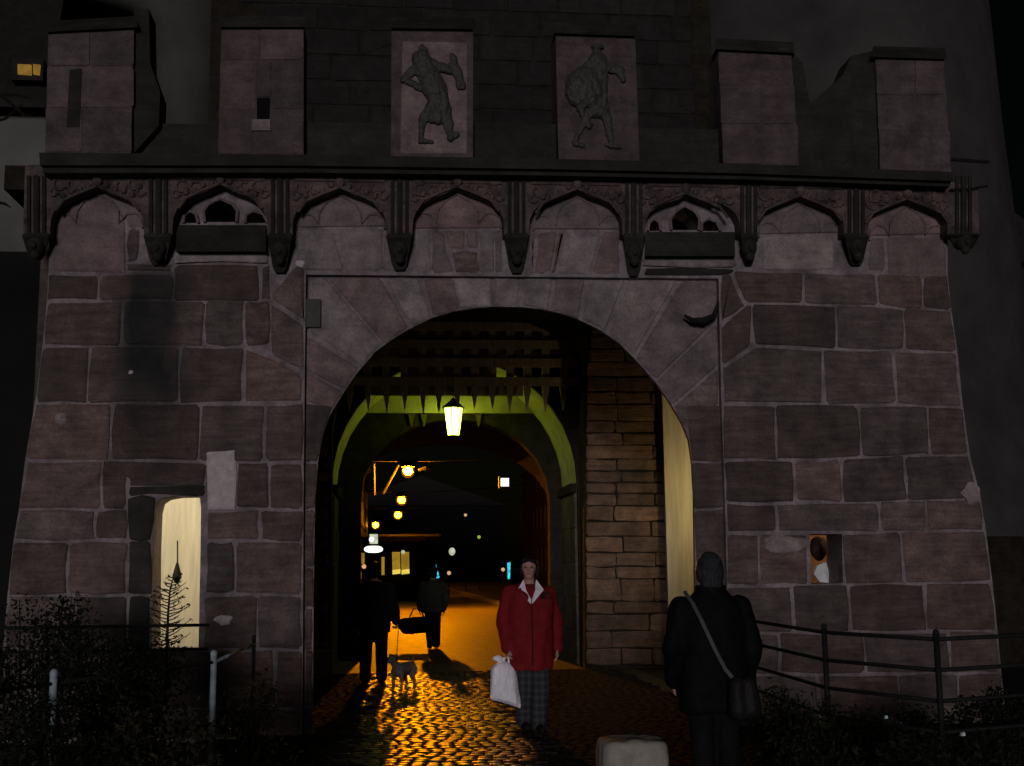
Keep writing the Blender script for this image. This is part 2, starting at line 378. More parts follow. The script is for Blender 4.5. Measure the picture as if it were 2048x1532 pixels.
for k, (xl, xr, ax, ay) in {2: (366, 534, 441, 394), 6: (1296, 1440, 1370, 408)}.items():
    s = (xr-xl)/168; by = 446 if k == 2 else 462
    OPEN[k] = [[(xl, by), (xl+2*s, by-14), (xl+14*s, by-24), (xl+26*s, by-18), (xl+30*s, by)],
               [(ax-32*s, by-2), (ax-34*s, by-24), (ax-24*s, by-38), (ax, ay+4), (ax+24*s, by-38), (ax+34*s, by-24), (ax+32*s, by-2)],
               [(xr-44*s, by), (xr-42*s, by-16), (xr-26*s, by-24), (xr-8*s, by-18), (xr, by-4), (xr, by)]]
holes = [loft_px(REB, .016), loft_px(SLIT, .016), loft_px(WIN, .016)] + [loft_px(q, .016) for k in OPEN for q in OPEN[k]]
slab('mortar_bed', loft_px(LEFT+RIGHT[::-1], .016), holes, .016, .45, M['mortar'], gate)
slab('rebate_mortar', loft_px([(590, 535), (1460, 540), (1480, 1500), (590, 1500)], .105), [loft_px(ARCH, .105)], .105, .17, M['mortar'], gate)
ac_ = loft_px(ARCH, .17); slab('door_rebate', loft_px([(590, 535), (1475, 540), (1495, 1500), (590, 1500)], .172), [[(1.13+(x-1.13)*1.10, z*1.04 if z > .1 else z) for x, z in ac_]], .172, .52, M['inner_stone'], gate)
SS, PK, PL, BS = M['sandstone'], M['pink'], M['pale_stone'], M['black_stone']
l_ = {1: [(90, 547), (350, 547)], 2: [(85, 601), (545, 601)], 3: [(75, 692), (545, 693)], 4: [(60, 806), (612, 807)], 5: [(40, 922), (612, 924)],
      6: [(30, 1018), (612, 1020)], 7: [(20, 1081), (612, 1083)], 8: [(5, 1191), (612, 1190)], 9: [(0, 1300), (612, 1299)], 10: [(-8, 1418), (612, 1418)], 11: [(-15, 1480), (612, 1480)]}
course(l_[1], l_[2], [(97, 94), 198, 348], gate, SS)
course([(345, 528), (545, 529)], l_[2], [348, 519, 543], gate, SS)
course(l_[2], l_[3], [(94, 85), 246, 409, 489, 541], gate, SS)
course(l_[3], l_[4], [(85, 70), 177, 358, 487], gate, SS)
pblock([(487, 694), (541, 713), (606, 751), (607, 806), (487, 806)], gate, SS)
pblock([(541, 601), (611, 648), (611, 740), (541, 712)], gate, SS)
pblock([(574, 548), (598, 528), (612, 528), (612, 648), (543, 600), (545, 585)], gate, SS)
course(l_[4], l_[5], [(70, 50), 222, 399, 528, 608], gate, SS)
course(l_[5], l_[6], [(50, 38), 203, 256], gate, SS)
pblock([(203, 922), (412, 923), (412, 972), (256, 972), (256, 955), (203, 955)], gate, SS)
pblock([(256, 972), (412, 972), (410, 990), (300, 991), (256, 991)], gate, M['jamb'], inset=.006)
pblock([(412, 897), (473, 897), (473, 1019), (412, 1019)], gate, M['lime'], inset=.002, jit=.012)
course(l_[5], l_[6], [473, 540, 606], gate, SS)
course(l_[6], l_[7], [(38, 27), 189, 256], gate, SS); course(l_[6], l_[7], [411, 520, 606], gate, SS)
course(l_[7], l_[8], [(27, 15), 135, 256], gate, SS); course(l_[7], l_[8], [411, 470, 606], gate, SS)
course(l_[8], l_[9], [(15, 6), 150, 256], gate, SS); course(l_[8], l_[9], [408, 514, 605], gate, SS)
for a, b in ((991, 1082), (1082, 1191), (1191, 1299)):
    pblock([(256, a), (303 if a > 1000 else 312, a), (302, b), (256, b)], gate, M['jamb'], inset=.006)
course(l_[9], l_[10], [(6, -4), 110, 260, 420, 549, 605], gate, SS)
course(l_[10], l_[11], [(-4, -10), 180, 380, 500, 604], gate, SS)
r_ = {0: [(1455, 540), (1690, 545), (1905, 549)], 1: [(1440, 604), (1493, 607), (1752, 611), (1908, 621)], 2: [(1440, 734), (1506, 692), (1672, 699), (1918, 704)],
      3: [(1437, 808), (1930, 812)], 4: [(1437, 919), (1640, 920), (1800, 911), (1945, 909)], 5: [(1440, 1007), (1650, 1006), (1966, 998)], 6: [(1440, 1068), (1976, 1061)],
      7: [(1440, 1172), (1600, 1170), (1990, 1165)], 8: [(1440, 1266), (2000, 1262)], 9: [(1440, 1350), (2010, 1345)], 10: [(1440, 1480), (2025, 1476)]}
pblock([(1460, 540), (1608, 543), (1608, 608), (1492, 607)], gate, SS)
course(r_[0], r_[1], [1608, 1754, 1846, (1895, 1903)], gate, SS)
pblock([(1441, 548), (1461, 545), (1491, 608), (1441, 648)], gate, SS); pblock([(1491, 608), (1504, 608), (1505, 691), (1443, 731), (1442, 650)], gate, SS)
course(r_[1], [(1440, 697)]+r_[2][1:], [1505, 1672, 1809, (1903, 1915)], gate, SS)
pblock([(1446, 733), (1507, 693), (1648, 698), (1648, 808), (1446, 808)], gate, SS)
course(r_[2], r_[3], [1648, 1792, (1915, 1926)], gate, SS)
course(r_[3], r_[4], [1446, 1553, 1722, 1858, (1926, 1940)], gate, SS)
course(r_[4], r_[5], [1450, 1589, 1686, 1813, (1940, 1962)], gate, SS)
course(r_[5], r_[6], [1452, 1553, 1760, 1854, (1962, 1972)], gate, SS)
course(r_[6], r_[7], [1453, 1519, 1617], gate, SS); course(r_[6], r_[7], [1687, 1807, (1972, 1985)], gate, SS)
course(r_[7], r_[8], [1455, 1587, 1700, 1852, (1985, 1995)], gate, SS)
course(r_[8], r_[9], [1457, 1560, 1730, 1900, (1995, 2003)], gate, SS)
course(r_[9], r_[10], [1459, 1500, 1640, 1800, 1920, (2003, 2016)], gate, SS)
# voussoirs inside the drawbridge rebate
Y2 = .088
def arch_part(a, b):                               # intrados points strictly between two points, by x
    return [p for p in ARCH[4:-4] if a[0]+4 < p[0] < b[0]-4]
J = [((608, 806), (664, 824)), ((611, 738), (690, 783)), ((612, 664), (724, 734)), ((650, 551), (768, 691)), ((763, 551), (822, 656)), ((840, 552), (866, 635)), ((909, 552), (918, 621)), ((985, 553), (987, 613)),
     ((1045, 553), (1042, 614)), ((1110, 554), (1100, 622)), ((1176, 555), (1160, 641)), ((1256, 556), (1212, 668)), ((1362, 556), (1268, 716)), ((1438, 640), (1310, 763)), ((1440, 732), (1345, 814)), ((1443, 808), (1370, 860))]
for i, (a, b) in enumerate(zip(J, J[1:])):
    extra = [(612, 551)] if i == 2 else [(1437, 557)] if i == 12 else []
    inner = arch_part(a[1], b[1])
    pblock([a[0]]+extra+[b[0], b[1]]+inner[::-1]+[a[1]], gate, [PK, PL, SS][[0, 0, 1, 0, 1, 0, 1, 1, 1, 0, 1, 1, 0, 0, 2][i]], Y2, name='voussoir', maxn=14, inset=.018)
def xi(y, side):                                   # jamb line of the arch at picture height y
    pts = ARCH[:6] if side < 0 else ARCH[::-1][:6]
    return float(np.interp(y, [p[1] for p in pts][::-1], [p[0] for p in pts][::-1]))
for a, b in ((808, 924), (924, 1019), (1019, 1135), (1135, 1215), (1215, 1300), (1300, 1415), (1415, 1480)):
    pblock([(608, a), (xi(a, -1) if a > 830 else 664, a), (xi(b, -1), b), (607, b)], gate, SS, Y2, inset=.008, name='jamb_stone')
    pblock([(xi(a, 1) if a > 830 else 1368, a), (1443+(a-808)*.03, a), (1443+(b-808)*.03, b), (xi(b, 1), b)], gate, SS, Y2, inset=.008, name='jamb_stone')

# frieze: infill stones behind the arcade
def tymp(x0, x1, ax, ay, y1, m, ys=None):
    pblock([(x0, y1), (x0, 440), (x0+14, 415), (ax-30, ay+10), (ax, ay+2), (ax+30, ay+10), (x1-14, 415), (x1, 440), (x1, y1)], gate, m, inset=.004, name='tympanum_stone')
tymp(101, 250, 190, 378, 545, PK); pblock([(252, 455), (280, 455), (278, 524), (251, 524)], gate, SS, name='infill_stone'); pblock([(252, 420), (286, 425), (288, 453), (252, 453)], gate, PK, inset=.004, name='infill_stone'); pblock([(252, 524), (345, 524), (345, 545), (251, 545)], gate, SS, name='infill_stone')
tymp(586, 773, 680, 378, 452, PK)
for q in ([(593, 455), (663, 455), (692, 543), (597, 543)], [(663, 455), (765, 455), (764, 543), (692, 543)], [(767, 455), (812, 500), (822, 543), (765, 543)]): pblock(q, gate, PL, inset=.012, name='infill_stone')
tymp(827, 1008, 915, 375, 456, PK)
for q, m in (([(828, 458), (860, 458), (863, 545), (830, 545)], PL), ([(861, 458), (886, 458), (908, 545), (864, 545)], PK), ([(888, 458), (931, 458), (932, 499), (898, 499)], PK), ([(899, 501), (957, 501), (958, 545), (909, 545)], SS),
             ([(932, 458), (957, 458), (958, 499), (933, 499)], PK), ([(958, 458), (988, 458), (990, 545), (959, 545)], PL), ([(989, 458), (1008, 458), (1008, 545), (991, 545)], PK)): pblock(q, gate, m, inset=.010, name='infill_stone')
tymp(1060, 1243, 1155, 380, 460, PK)
for q, m in (([(1062, 462), (1074, 462), (1068, 548), (1060, 548)], PK), ([(1075, 462), (1118, 462), (1100, 548), (1069, 548)], PK), ([(1119, 462), (1128, 462), (1112, 548), (1101, 548)], SS), ([(1128, 470), (1204, 470), (1184, 548), (1113, 548)], PL), ([(1206, 462), (1240, 462), (1240, 548), (1186, 548)], PK)): pblock(q, gate, m, inset=.010, name='infill_stone')
tymp(1517, 1688, 1600, 395, 466, PK); pblock([(1525, 470), (1668, 471), (1672, 541), (1527, 540)], gate, PL, name='infill_stone')
tymp(1740, 1893, 1815, 402, 470, PK); pblock([(1740, 472), (1771, 472), (1771, 541), (1736, 541)], gate, PK, name='infill_stone'); pblock([(1773, 472), (1893, 472), (1895, 556), (1775, 560)], gate, PK, name='infill_stone')
for k, (a, b, c, d) in {2: (352, 532, 450, 503), 6: (1290, 1470, 464, 512)}.items():       # sloping dark sill slabs of the machicolations
    p = [P(a, c, -.02), P(b, c, -.02), P(b, d, -.14), P(a, d, -.14)]; q = [P(a, c, .014), P(b, c, .014), P(b, d, .014), P(a, d, .014)]
    MB().add(p+q, [(0, 1, 2, 3), (4, 7, 6, 5), (0, 4, 5, 1), (3, 2, 6, 7), (0, 3, 7, 4), (1, 5, 6, 2)]).obj('sloping_slab', BS if k == 2 else BS, gate)
    pblock([(a-4, d), (b+3, d), (b+3, d+22), (a-4, d+22)], gate, PL, -.02, inset=.004, name='sill_stone')
    if k == 6: pblock([(1290, 536), (1475, 537), (1455, 552), (1290, 549)], gate, BS, inset=.004, name='sill_stone')
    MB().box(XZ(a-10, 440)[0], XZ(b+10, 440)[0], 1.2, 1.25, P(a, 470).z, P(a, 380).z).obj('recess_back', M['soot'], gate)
    ov = []
    for q in OPEN[k]: MB().tube([P(x, y, -.015) for x, y in q], .016, 6).obj('tracery_rib', PK, gate)
# corbel arcade
A = [(100, 288, 195, 374), (345, 535, 441, 369), (585, 773, 680, 376), (825, 1008, 915, 374), (1058, 1245, 1155, 379), (1290, 1480, 1372, 388), (1515, 1688, 1600, 393), (1737, 1895, 1815, 399)]
FR = -.17
lo = [(46, 470), (97, 470)]
for xl, xr, ax, ay in A:
    fr_ = [(0, 0), (.01, .25), (.05, .46), (.12, .62), (.22, .74), (.36, .85)]; h = 458-ay
    lo += [(xl, 470)] + [(xl+f*(xr-xl)*1.0, 458-g*h) for f, g in fr_] + [(ax, ay)] + [(xr-f*(xr-xl), 458-g*h) for f, g in fr_[::-1]] + [(xr, 470)]
lo += [(1958, 470), (1956, 375)]
hi = [(1895, 362), (1440, 348), (780, 335), (100, 330), (50, 330)]
slab('corbel_arcade', loft_px(lo+hi, FR), [], FR, .008, M['tracery'], gate)
piers = [(46, 99, 520), (289, 344, 530), (536, 584, 545), (774, 824, 540), (1009, 1057, 546), (1246, 1289, 552), (1481, 1514, 530), (1689, 1736, 530), (1896, 1958, 500)]
for i, (a, b, yb) in enumerate(piers):
    c = (a+b)/2; w2 = (b-a)/2; rings = []
    for f, wf, dp in ((0, 1.0, FR-.03), (.12, 1.06, FR-.05), (.3, .95, FR), (.62, .75, FR*.72), (.85, .62, FR*.45), (1, .4, -.05)):
        y = 466+(yb-466)*f; rings.append([P(c-w2*wf, y, .005), P(c-w2*wf*.9, y, dp), P(c+w2*wf*.9, y, dp), P(c+w2*wf, y, .005)])
    cb = MB().loft(rings).obj('corbel', BS, gate)
    sh = MB(); p0 = P(c, 470, FR-.015); p1 = P(c, 352, FR-.015)
    for dx in (-.07, 0, .07): sh.tube([p0+Vector((dx, 0, 0)), p1+Vector((dx, 0, 0))], .03 if dx == 0 else .02, 6)
    sh.obj('corbel_shaft', BS, gate)
    hd = MB(); p = P(c, 468+(yb-466)*.42, FR*.8); hd.ball(p, (.085, .09, .10), 10, 7); hd.ball(p+Vector((0, -.08, -.02)), (.03, .04, .04), 8, 5); hd.ball(p+Vector((.02, .02, .09)), (.09, .08, .05), 8, 5); hd.ball(p+Vector((0, -.03, -.10)), (.05, .05, .05), 8, 5)
    o = hd.obj('carved_head', BS, cb, True)
for i, (xl, xr, ax, ay) in enumerate(A):            # leaf and ring carving in the spandrels
    mb = MB(); ty = 350+(xl-100)/1900*28
    mb.tube([P(xl+4, ty+2, FR-.01), P((xl+xr)/2, ty+3, FR-.01), P(xr-4, ty+5, FR-.01)], .018, 6)
    for sx in (-1, 1):
        for t, r in ((.80, 13), (.52, 11), (.93, 8)):
            cx = ax+sx*t*(xr-xl)/2; cy = ty+17+(1-t)*6 if t < .9 else ty+34
            mb.tube([P(cx+r*math.cos(q), cy+r*.9*math.sin(q), FR-.012) for q in [j*.65 for j in range(9 if i % 2 else 7)]], .014, 5)
        mb.tube([P(ax, ay-3, FR-.012), P(ax+sx*14, ay+3, FR-.012), P(ax+sx*40, ay+13, FR-.012), P(ax+sx*68, ay+26, FR-.012), P(ax+sx*84, ay+48, FR-.012)], .017, 5)
        for j in range(4): mb.ball(P(ax+sx*(18+17*j), ay-4+j*7+random.uniform(-3, 3), FR-.01), (.035, .03, .03), 6, 4)
    mb.ball(P(ax, ay-12, FR-.02), (.05, .04, .06), 8, 5)
    mb.obj('leaf_carving', M['tracery'], gate)
    if i not in (1, 5):
        s = (xr-xl)/183; rb = [(-87, 82), (-84, 62), (-72, 52), (-56, 54), (-42, 72), (-40, 48), (-28, 30), (0, 14)]
        rb = rb + [(-x, y) for x, y in rb[-2::-1]]
        MB().tube([P(ax+x*s, ay+y, -.012) for x, y in rb], .012, 5).obj('tracery_rib', PK, gate)
# cornice, walkway, battlements
def band(name, t, b, y0, y1, m): return slab(name, loft_px(t, y0)+loft_px(b[::-1], y0), [], y0, y1, m, gate)
band('cornice', [(78, 305), (600, 309), (1100, 318), (1500, 328), (1905, 344)], [(80, 330), (600, 331), (1100, 338), (1500, 347), (1905, 362)], -.42, .45, BS)
band('cornice_roll', [(84, 328), (600, 329), (1100, 336), (1500, 345), (1902, 360)], [(86, 346), (600, 345), (1100, 351), (1500, 359), (1900, 373)], -.35, .0, BS)
zt = P(900, 320).z
MB().box(-3.9, 5.6, .46, 6.65, zt-.25, zt).obj('walkway_slab', M['soot'], gate)
FM = -.25
MER = [((97, 58), (268, 48), (262, 306), (90, 306)), ((443, 48), (608, 48), (607, 309), (436, 309)), ((783, 50), (946, 52), (946, 315), (782, 312)),
       ((1111, 60), (1270, 66), (1279, 322), (1117, 318)), ((1436, 92), (1582, 100), (1598, 331), (1447, 327)), ((1750, 108), (1886, 112), (1903, 345), (1762, 340))]
merl = []
for q in MER:
    o = slab('merlon', loft_px(q, FM), [], FM, .15, M['merlon'], gate); merl.append(o)
    (x0, y0), (x1, y1) = q[0], q[1]
    c = [P(x0-8, y0+6, FM-.06), P(x1+8, y1+6, FM-.06), P(x1+4, y1-16, FM+.12), P(x0-4, y0-16, FM+.12), P(x0-8, y0+6, .22), P(x1+8, y1+6, .22), P(x1+4, y1-16, .1), P(x0-4, y0-16, .1)]
    MB().add(c, [(0, 1, 2, 3), (4, 7, 6, 5), (0, 4, 5, 1), (3, 2, 6, 7), (0, 3, 7, 4), (1, 5, 6, 2)]).obj('coping', BS, o)
# black cheeks beside the outer merlons, and the low parapet between merlons
slab('cheek_wall', loft_px([(268, 20), (298, 18), (300, 126), (320, 182), (318, 250), (268, 306)], FM+.05), [], FM+.05, .14, BS, gate)
slab('cheek_wall', loft_px([(1583, 100), (1606, 128), (1620, 208), (1686, 150), (1702, 112), (1752, 100), (1764, 338), (1596, 332)], FM+.05), [], FM+.05, .14, BS, gate)
for a, b, t in ((262, 440, 246), (604, 786, 244), (942, 1120, 246), (1275, 1450, 256)):
    slab('parapet', loft_px([(a, t), (b, t+3), (b, t+80), (a, t+78)], -.1), [], -.1, .16, BS, gate)
for mi, rows_ in ((0, ((58, 132, (97, 180, 268)), (132, 215, (93, 268)), (215, 305, (90, 165, 264)))), (1, ((50, 120, (443, 520, 608)), (120, 218, (440, 608)), (218, 307, (437, 505, 607)))),
                  (4, ((96, 170, (1438, 1582)), (170, 248, (1441, 1522, 1590)), (248, 328, (1445, 1525, 1597)))), (5, ((112, 190, (1752, 1830, 1888)), (190, 262, (1755, 1895)), (262, 342, (1759, 1812, 1901))))):
    for a, b, xs in rows_:
        for x0, x1 in zip(xs, xs[1:]):
            if mi == 1 and a == 120:
                for q in ([(440, 120), (512, 120), (512, 218), (438, 218)], [(542, 120), (608, 120), (608, 218), (542, 218)], [(512, 120), (542, 120), (542, 194), (512, 194)]): pblock(q, merl[1], M['merlon'], FM-.006, inset=.004, jit=.003, bev=.005, maxn=8)
            else: pblock([(x0, a), (x1, a), (x1, b), (x0, b)], merl[mi], M['merlon'], FM-.006, inset=.004, jit=.003, bev=.005, maxn=8)
# panels and reliefs on the merlons
pblock([(804, 82), (934, 84), (934, 308), (800, 308)], merl[2], PK, FM-.002, inset=.002, jit=.004, bev=.006, name='relief_panel', maxn=8)
pblock([(1128, 92), (1258, 92), (1266, 314), (1132, 312)], merl[3], PK, FM-.002, inset=.002, jit=.004, bev=.006, name='relief_panel', maxn=8)
def relief(parts, extra, parent):
    mb = MB()
    for a, b, r0, r1 in parts:
        p, q = P(*a, FM-.02), P(*b, FM-.02); mb.cap(p, q, r0*.0058, r1*.0058, 10)
    for c, rx, rz in extra: mb.ball(P(*c, FM-.02), (rx*.0048, rx*.0040, rz*.0048), 14, 10)
    for i, v in enumerate(mb.v): mb.v[i] = (v[0], FM-.02+(v[1]-FM+.02)*.55, v[2])
    return skin(mb, 'relief_figure', M['bronze'], parent, .010, 2, .016, 22)
relief([((842, 118), (868, 175), 17, 22), ((868, 175), (882, 212), 23, 17), ((838, 130), (808, 158), 9, 7), ((808, 158), (840, 176), 7, 6), ((855, 125), (900, 140), 10, 8), ((900, 140), (908, 120), 7, 6), ((905, 112), (922, 170), 6, 9), ((884, 205), (896, 250), 13, 9), ((896, 250), (900, 276), 8, 6), ((900, 276), (914, 268), 5, 5), ((866, 205), (846, 240), 10, 8), ((846, 240), (840, 280), 7, 5), ((840, 281), (862, 284), 5, 4)],
       [((845, 100), 10, 13), ((878, 205), 22, 12), ((872, 232), 20, 18), ((922, 172), 11, 9)], merl[2])
relief([((1195, 125), (1198, 200), 18, 16), ((1205, 132), (1240, 140), 10, 9), ((1240, 140), (1246, 158), 8, 6), ((1160, 215), (1178, 250), 8, 7), ((1178, 228), (1148, 285), 7, 5), ((1148, 286), (1166, 292), 5, 4), ((1205, 208), (1216, 250), 11, 8), ((1216, 250), (1222, 286), 7, 5), ((1216, 290), (1240, 294), 5, 4), ((1180, 132), (1150, 150), 9, 8)],
       [((1194, 108), 12, 14), ((1194, 94), 15, 5), ((1170, 178), 44, 48), ((1196, 222), 20, 16), ((1160, 170), 30, 34)], merl[3])
# loophole in the second merlon: its inner shade is a black plate
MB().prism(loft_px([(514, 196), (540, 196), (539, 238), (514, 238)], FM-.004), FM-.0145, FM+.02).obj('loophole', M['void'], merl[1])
MB().prism(loft_px([(505, 240), (540, 240), (542, 262), (503, 262)], FM-.012), FM-.030, FM+.02).obj('loophole_sill', M['pale_stone'], merl[1])
MB().prism(loft_px([(140, 140), (164, 138), (160, 255), (134, 255)], FM-.003), FM-.0165, FM+.02).obj('blocked_slit', M['black_stone'], merl[0])
# small fittings on the wall: plaque, hook, lime splashes
pl = MB(); q = [P(613, 600, Y2), P(642, 600, Y2), P(641, 656, Y2), P(613, 656, Y2)]; pl.prism([(p.x, p.z) for p in q], Y2-.05, Y2-.015); pl.obj('bronze_plaque', M['bronze'], gate)
hk = MB(); hk.tube([P(1368, 630, -.05), P(1385, 641, -.06), P(1408, 642, -.06), P(1428, 632, -.04), P(1434, 612, -.03)], [.012, .028, .040, .03, .015], 8); hk.tube([P(1408, 640, -.06), P(1408, 640, .11)], .025, 8); hk.tube([P(1434, 612, -.03), P(1436, 604, .0)], .012, 6); hk.obj('iron_hook', M['iron'], gate)
def splash(c, rx, rz, m='lime', seed=0):
    rnd = random.Random(seed); n = 14; p = P(*c, 0)
    ring = [(p.x + rx*.0048*math.cos(a)*(rr := rnd.uniform(.75, 1.2)), p.z + rz*.0048*math.sin(a)*rr) for a in [2*math.pi*k/n for k in range(n)]]
    mb = MB(); mb.add([(x, -.009, z) for x, z in ring]+[(p.x+(x-p.x)*.8, -.0155, p.z+(z-p.z)*.8) for x, z in ring], [(k, (k+1) % n, n+(k+1) % n, n+k) for k in range(n)]+[tuple(range(n, 2*n))]); mb.obj('lime_splash', M[m], gate)
splash((447, 1240), 18, 10, seed=1); splash((1570, 1088), 46, 20, 'pale_stone', 2); splash((1942, 985), 22, 22, 'pale_stone', 3); splash((124, 838), 12, 14, 'pale_stone', 4); splash((262, 745), 5, 4, seed=5); splash((600, 527), 9, 8, seed=6)
# side walls, guard rooms and the court behind the front
def wallbox(name, x0, x1, y0, y1, z0, z1, m): return MB().box(x0, x1, y0, y1, z0, z1).obj(name, m, gate)
xe0, xe1 = P(20, 1150).x, P(1985, 1165).x
wallbox('side_wall', xe0-.0, xe0+.25, .46, 6.4, -.02, zt-.26, SS); wallbox('side_wall', xe1-.3, xe1-.05, .46, 6.4, -.02, zt-.26, SS)
wallbox('guard_room_wall', -3.45, -1.60, 3.0, 3.1, -.02, 3.6, M['plaster']); wallbox('guard_room_wall', -1.66, -1.56, .54, 2.99, -.02, 3.6, M['plaster']); wallbox('guard_room_wall', -3.45, -3.36, .54, 2.99, -.02, 3.6, M['plaster']); wallbox('guard_room_ceiling', -3.45, -1.55, .54, 3.1, 3.605, 3.7, M['plaster'])
wallbox('court_wall', -1.54, -1.44, .54, 6.6, -.02, zt-.26, M['inner_stone'])
wallbox('court_wall', 5.9, 6.0, 2.31, 6.6, -.02, zt-.26, M['inner_stone'])
xs_ = P(1339, 1000, 6.3).x
wallbox('plastered_recess', xs_, 5.895, 6.58, 6.66, -.02, zt-.26, M['plaster'])
wallbox('guard_room_wall', 3.70, 3.80, .54, 2.19, -.02, 3.2, M['orange_wall'])
wallbox('guard_room_wall', 3.69, 6.0, 2.2, 2.3, -.02, 3.2, M['orange_wall']); wallbox('guard_room_wall', 5.6, 5.7, .54, 2.19, -.02, 3.2, M['orange_wall']); wallbox('guard_room_ceiling', 3.69, 5.75, .54, 2.3, 3.21, 3.3, M['orange_wall'])

# ------------------------------------------------------------------ gate tower behind
tower = thing('gate_tower', 'tall sooty main gate tower rising behind the battlements, with the vaulted passage', 'tower', (1.13, 8, 0))
YF = 6.7
OPN = [(1170, 1350), (1166, 745), (1156, 703), (1125, 668), (1060, 642), (980, 634), (905, 632), (830, 640), (760, 670), (706, 720), (676, 780), (664, 860), (660, 1350)]
xz = lambda p, y: XZ(p[0], p[1], y)
slab('tower_front', [(-2.9, -.1), (5.2, -.1), (5.2, 16), (-2.9, 16)], [[xz(p, YF) for p in OPN]], YF+.02, YF+.4, M['soot'], tower)
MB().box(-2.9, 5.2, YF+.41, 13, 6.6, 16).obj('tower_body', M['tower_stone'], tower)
# coursed stones of the court face, right and left of the portcullis
rows = [640, 668, 697, 724, 753, 783, 808, 842, 865, 891, 918, 942, 965, 987, 1012, 1042, 1073, 1105, 1133, 1158, 1203, 1228, 1262, 1296, 1330]
for i, (a, b) in enumerate(zip(rows, rows[1:])):
    xs = [1172, random.uniform(1222, 1250), 1338] if i % 2 == 0 else [1172, random.uniform(1225, 1245), random.uniform(1296, 1312), 1338] if i % 3 else [1172, random.uniform(1290, 1310), 1338]
    if a < 700: xs[0] = 1182-(a-640)*.1
    course([(1100, a), (1400, a)], [(1100, b), (1400, b)], xs, tower, M['inner_stone'], YF, inset=.010, jit=.014, bev=.016)
    if a >= 830: course([(600, a), (700, a)], [(600, b), (700, b)], [612, random.uniform(630, 645), 658], tower, M['inner_stone'], YF, inset=.014, jit=.012, bev=.02)
px = P(650, 1318, YF); MB().box(px.x-.22, px.x+.12, YF-.16, YF, -.02, px.z+.13).obj('plinth_stone', M['pale_stone'], tower)
# courses of the tower above the battlements, as far as they can be told apart
zz = P(900, 330, YF).z+.1; k = 0
while zz < 12.6:
    h = .42; x = -2.5+(k % 2)*.4
    while x < 4.8:
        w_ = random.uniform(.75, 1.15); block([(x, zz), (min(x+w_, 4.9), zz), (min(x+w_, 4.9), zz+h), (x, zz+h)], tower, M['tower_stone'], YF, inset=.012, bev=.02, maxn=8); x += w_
    zz += h; k += 1
# vaulted passage lit by the lantern
YV0, YV1, YV2 = 7.40, 9.0, 14.2
def vault_profile(y0, y1, n=20):
    cxp, cyp, r = 911, 965, 250
    pts = [XZ(676-9, 1340, YV0), XZ(676-6, 965, YV0)]
    c = XZ(cxp, cyp, YV0); rr = r*(YV0-EYE.y)/FPX
    arc = [(c[0]-rr*.975*math.cos(math.pi*k/n), c[1]+rr*math.sin(math.pi*k/n)) for k in range(n+1)]
    return [(arc[0][0], -.02)] + arc + [(arc[-1][0], -.02)]
VP = vault_profile(0, 0)
def shell(name, prof, y0, y1, th, m):
    c = (sum(p[0] for p in prof)/len(prof), 1.5); out = []
    for x, z in prof:
        d = Vector((x-c[0], max(0, z-c[1]))).normalized(); out.append((x+d.x*th, z+d.y*th if z > 0 else z))
    mb = MB(); n = len(prof)
    mb.add([(x, y0, z) for x, z in prof]+[(x, y1, z) for x, z in prof]+[(x, y0, z) for x, z in out]+[(x, y1, z) for x, z in out],
           [(i, i+1, n+i+1, n+i) for i in range(n-1)]+[(2*n+i, 3*n+i, 3*n+i+1, 2*n+i+1) for i in range(n-1)]+[(i, 2*n+i, 2*n+i+1, i+1) for i in range(n-1)]+[(n+i, n+i+1, 3*n+i+1, 3*n+i) for i in range(n-1)])
    return mb.obj(name, m, tower)
shell('passage_vault', VP, YV0, YV1, .3, M['limewash_vault'])
for sx in (0, -1):                                   # impost stones at the springing of the vault
    x = VP[1][0] if sx == 0 else VP[-2][0]; z = VP[1][1]; s = 1 if sx == 0 else -1
    MB().box(min(x-.02*s, x+.09*s), max(x-.02*s, x+.09*s), YV0+.02, YV1-.02, z-.16, z-.02).obj('impost', M['soot'], tower)
M['dado'] = stone('dim_passage_stone', [(.10, .085, .07), (.08, .07, .06)], bed=.5, tone=.3, darkamt=.6)  # darker lining paints the lantern light fading below the impost
for sx in (0, -1):
    x = VP[1][0] if sx == 0 else VP[-2][0]; s = 1 if sx == 0 else -1; zc = -.02
    for k in range(5):
        h_ = (VP[1][1]-.17)/5; yy = YV0+.01
        while yy < YV1-.05:
            l_n = min(random.uniform(.45, .8), YV1-.01-yy); MB().box(min(x, x+.035*s), max(x, x+random.uniform(.025, .045)*s), yy+.006, yy+l_n-.006, zc+.006, zc+h_-.006).obj('stone_block', M['dado'], tower); yy += l_n
        zc += h_
slab('portcullis_wall', [(-2.5, -.02), (4.9, -.02), (4.9, 6.5), (-2.5, 6.5)], [VP], YV0-.12, YV0-.005, M['soot'], tower)
O2 = [(1102, 1345), (1100, 1000), (1092, 955), (1072, 915), (1042, 882), (1000, 856), (955, 842), (911, 838), (866, 842), (822, 856), (780, 882), (748, 915), (728, 955), (722, 1000), (720, 1345)]
slab('inner_arch_wall', [(-1.6, -.02), (4.0, -.02), (4.0, 5.6), (-1.6, 5.6)], [[XZ(x, y, YV1) for x, y in O2]], YV1, YV1+.35, M['soot'], tower)  # the dimness of this wall is put into its dark stone
bl, br_, bt, bb = P(735, 815, YV1).x, P(1080, 815, YV1).x, P(900, 788, YV1).z, P(900, 827, YV1).z
bm_ = MB().box(bl, br_, YV1-.09, YV1+.02, bb, bt).obj('lintel_beam', M['limewash_vault'], tower)  # pale beam paints the band of lantern light on the wall
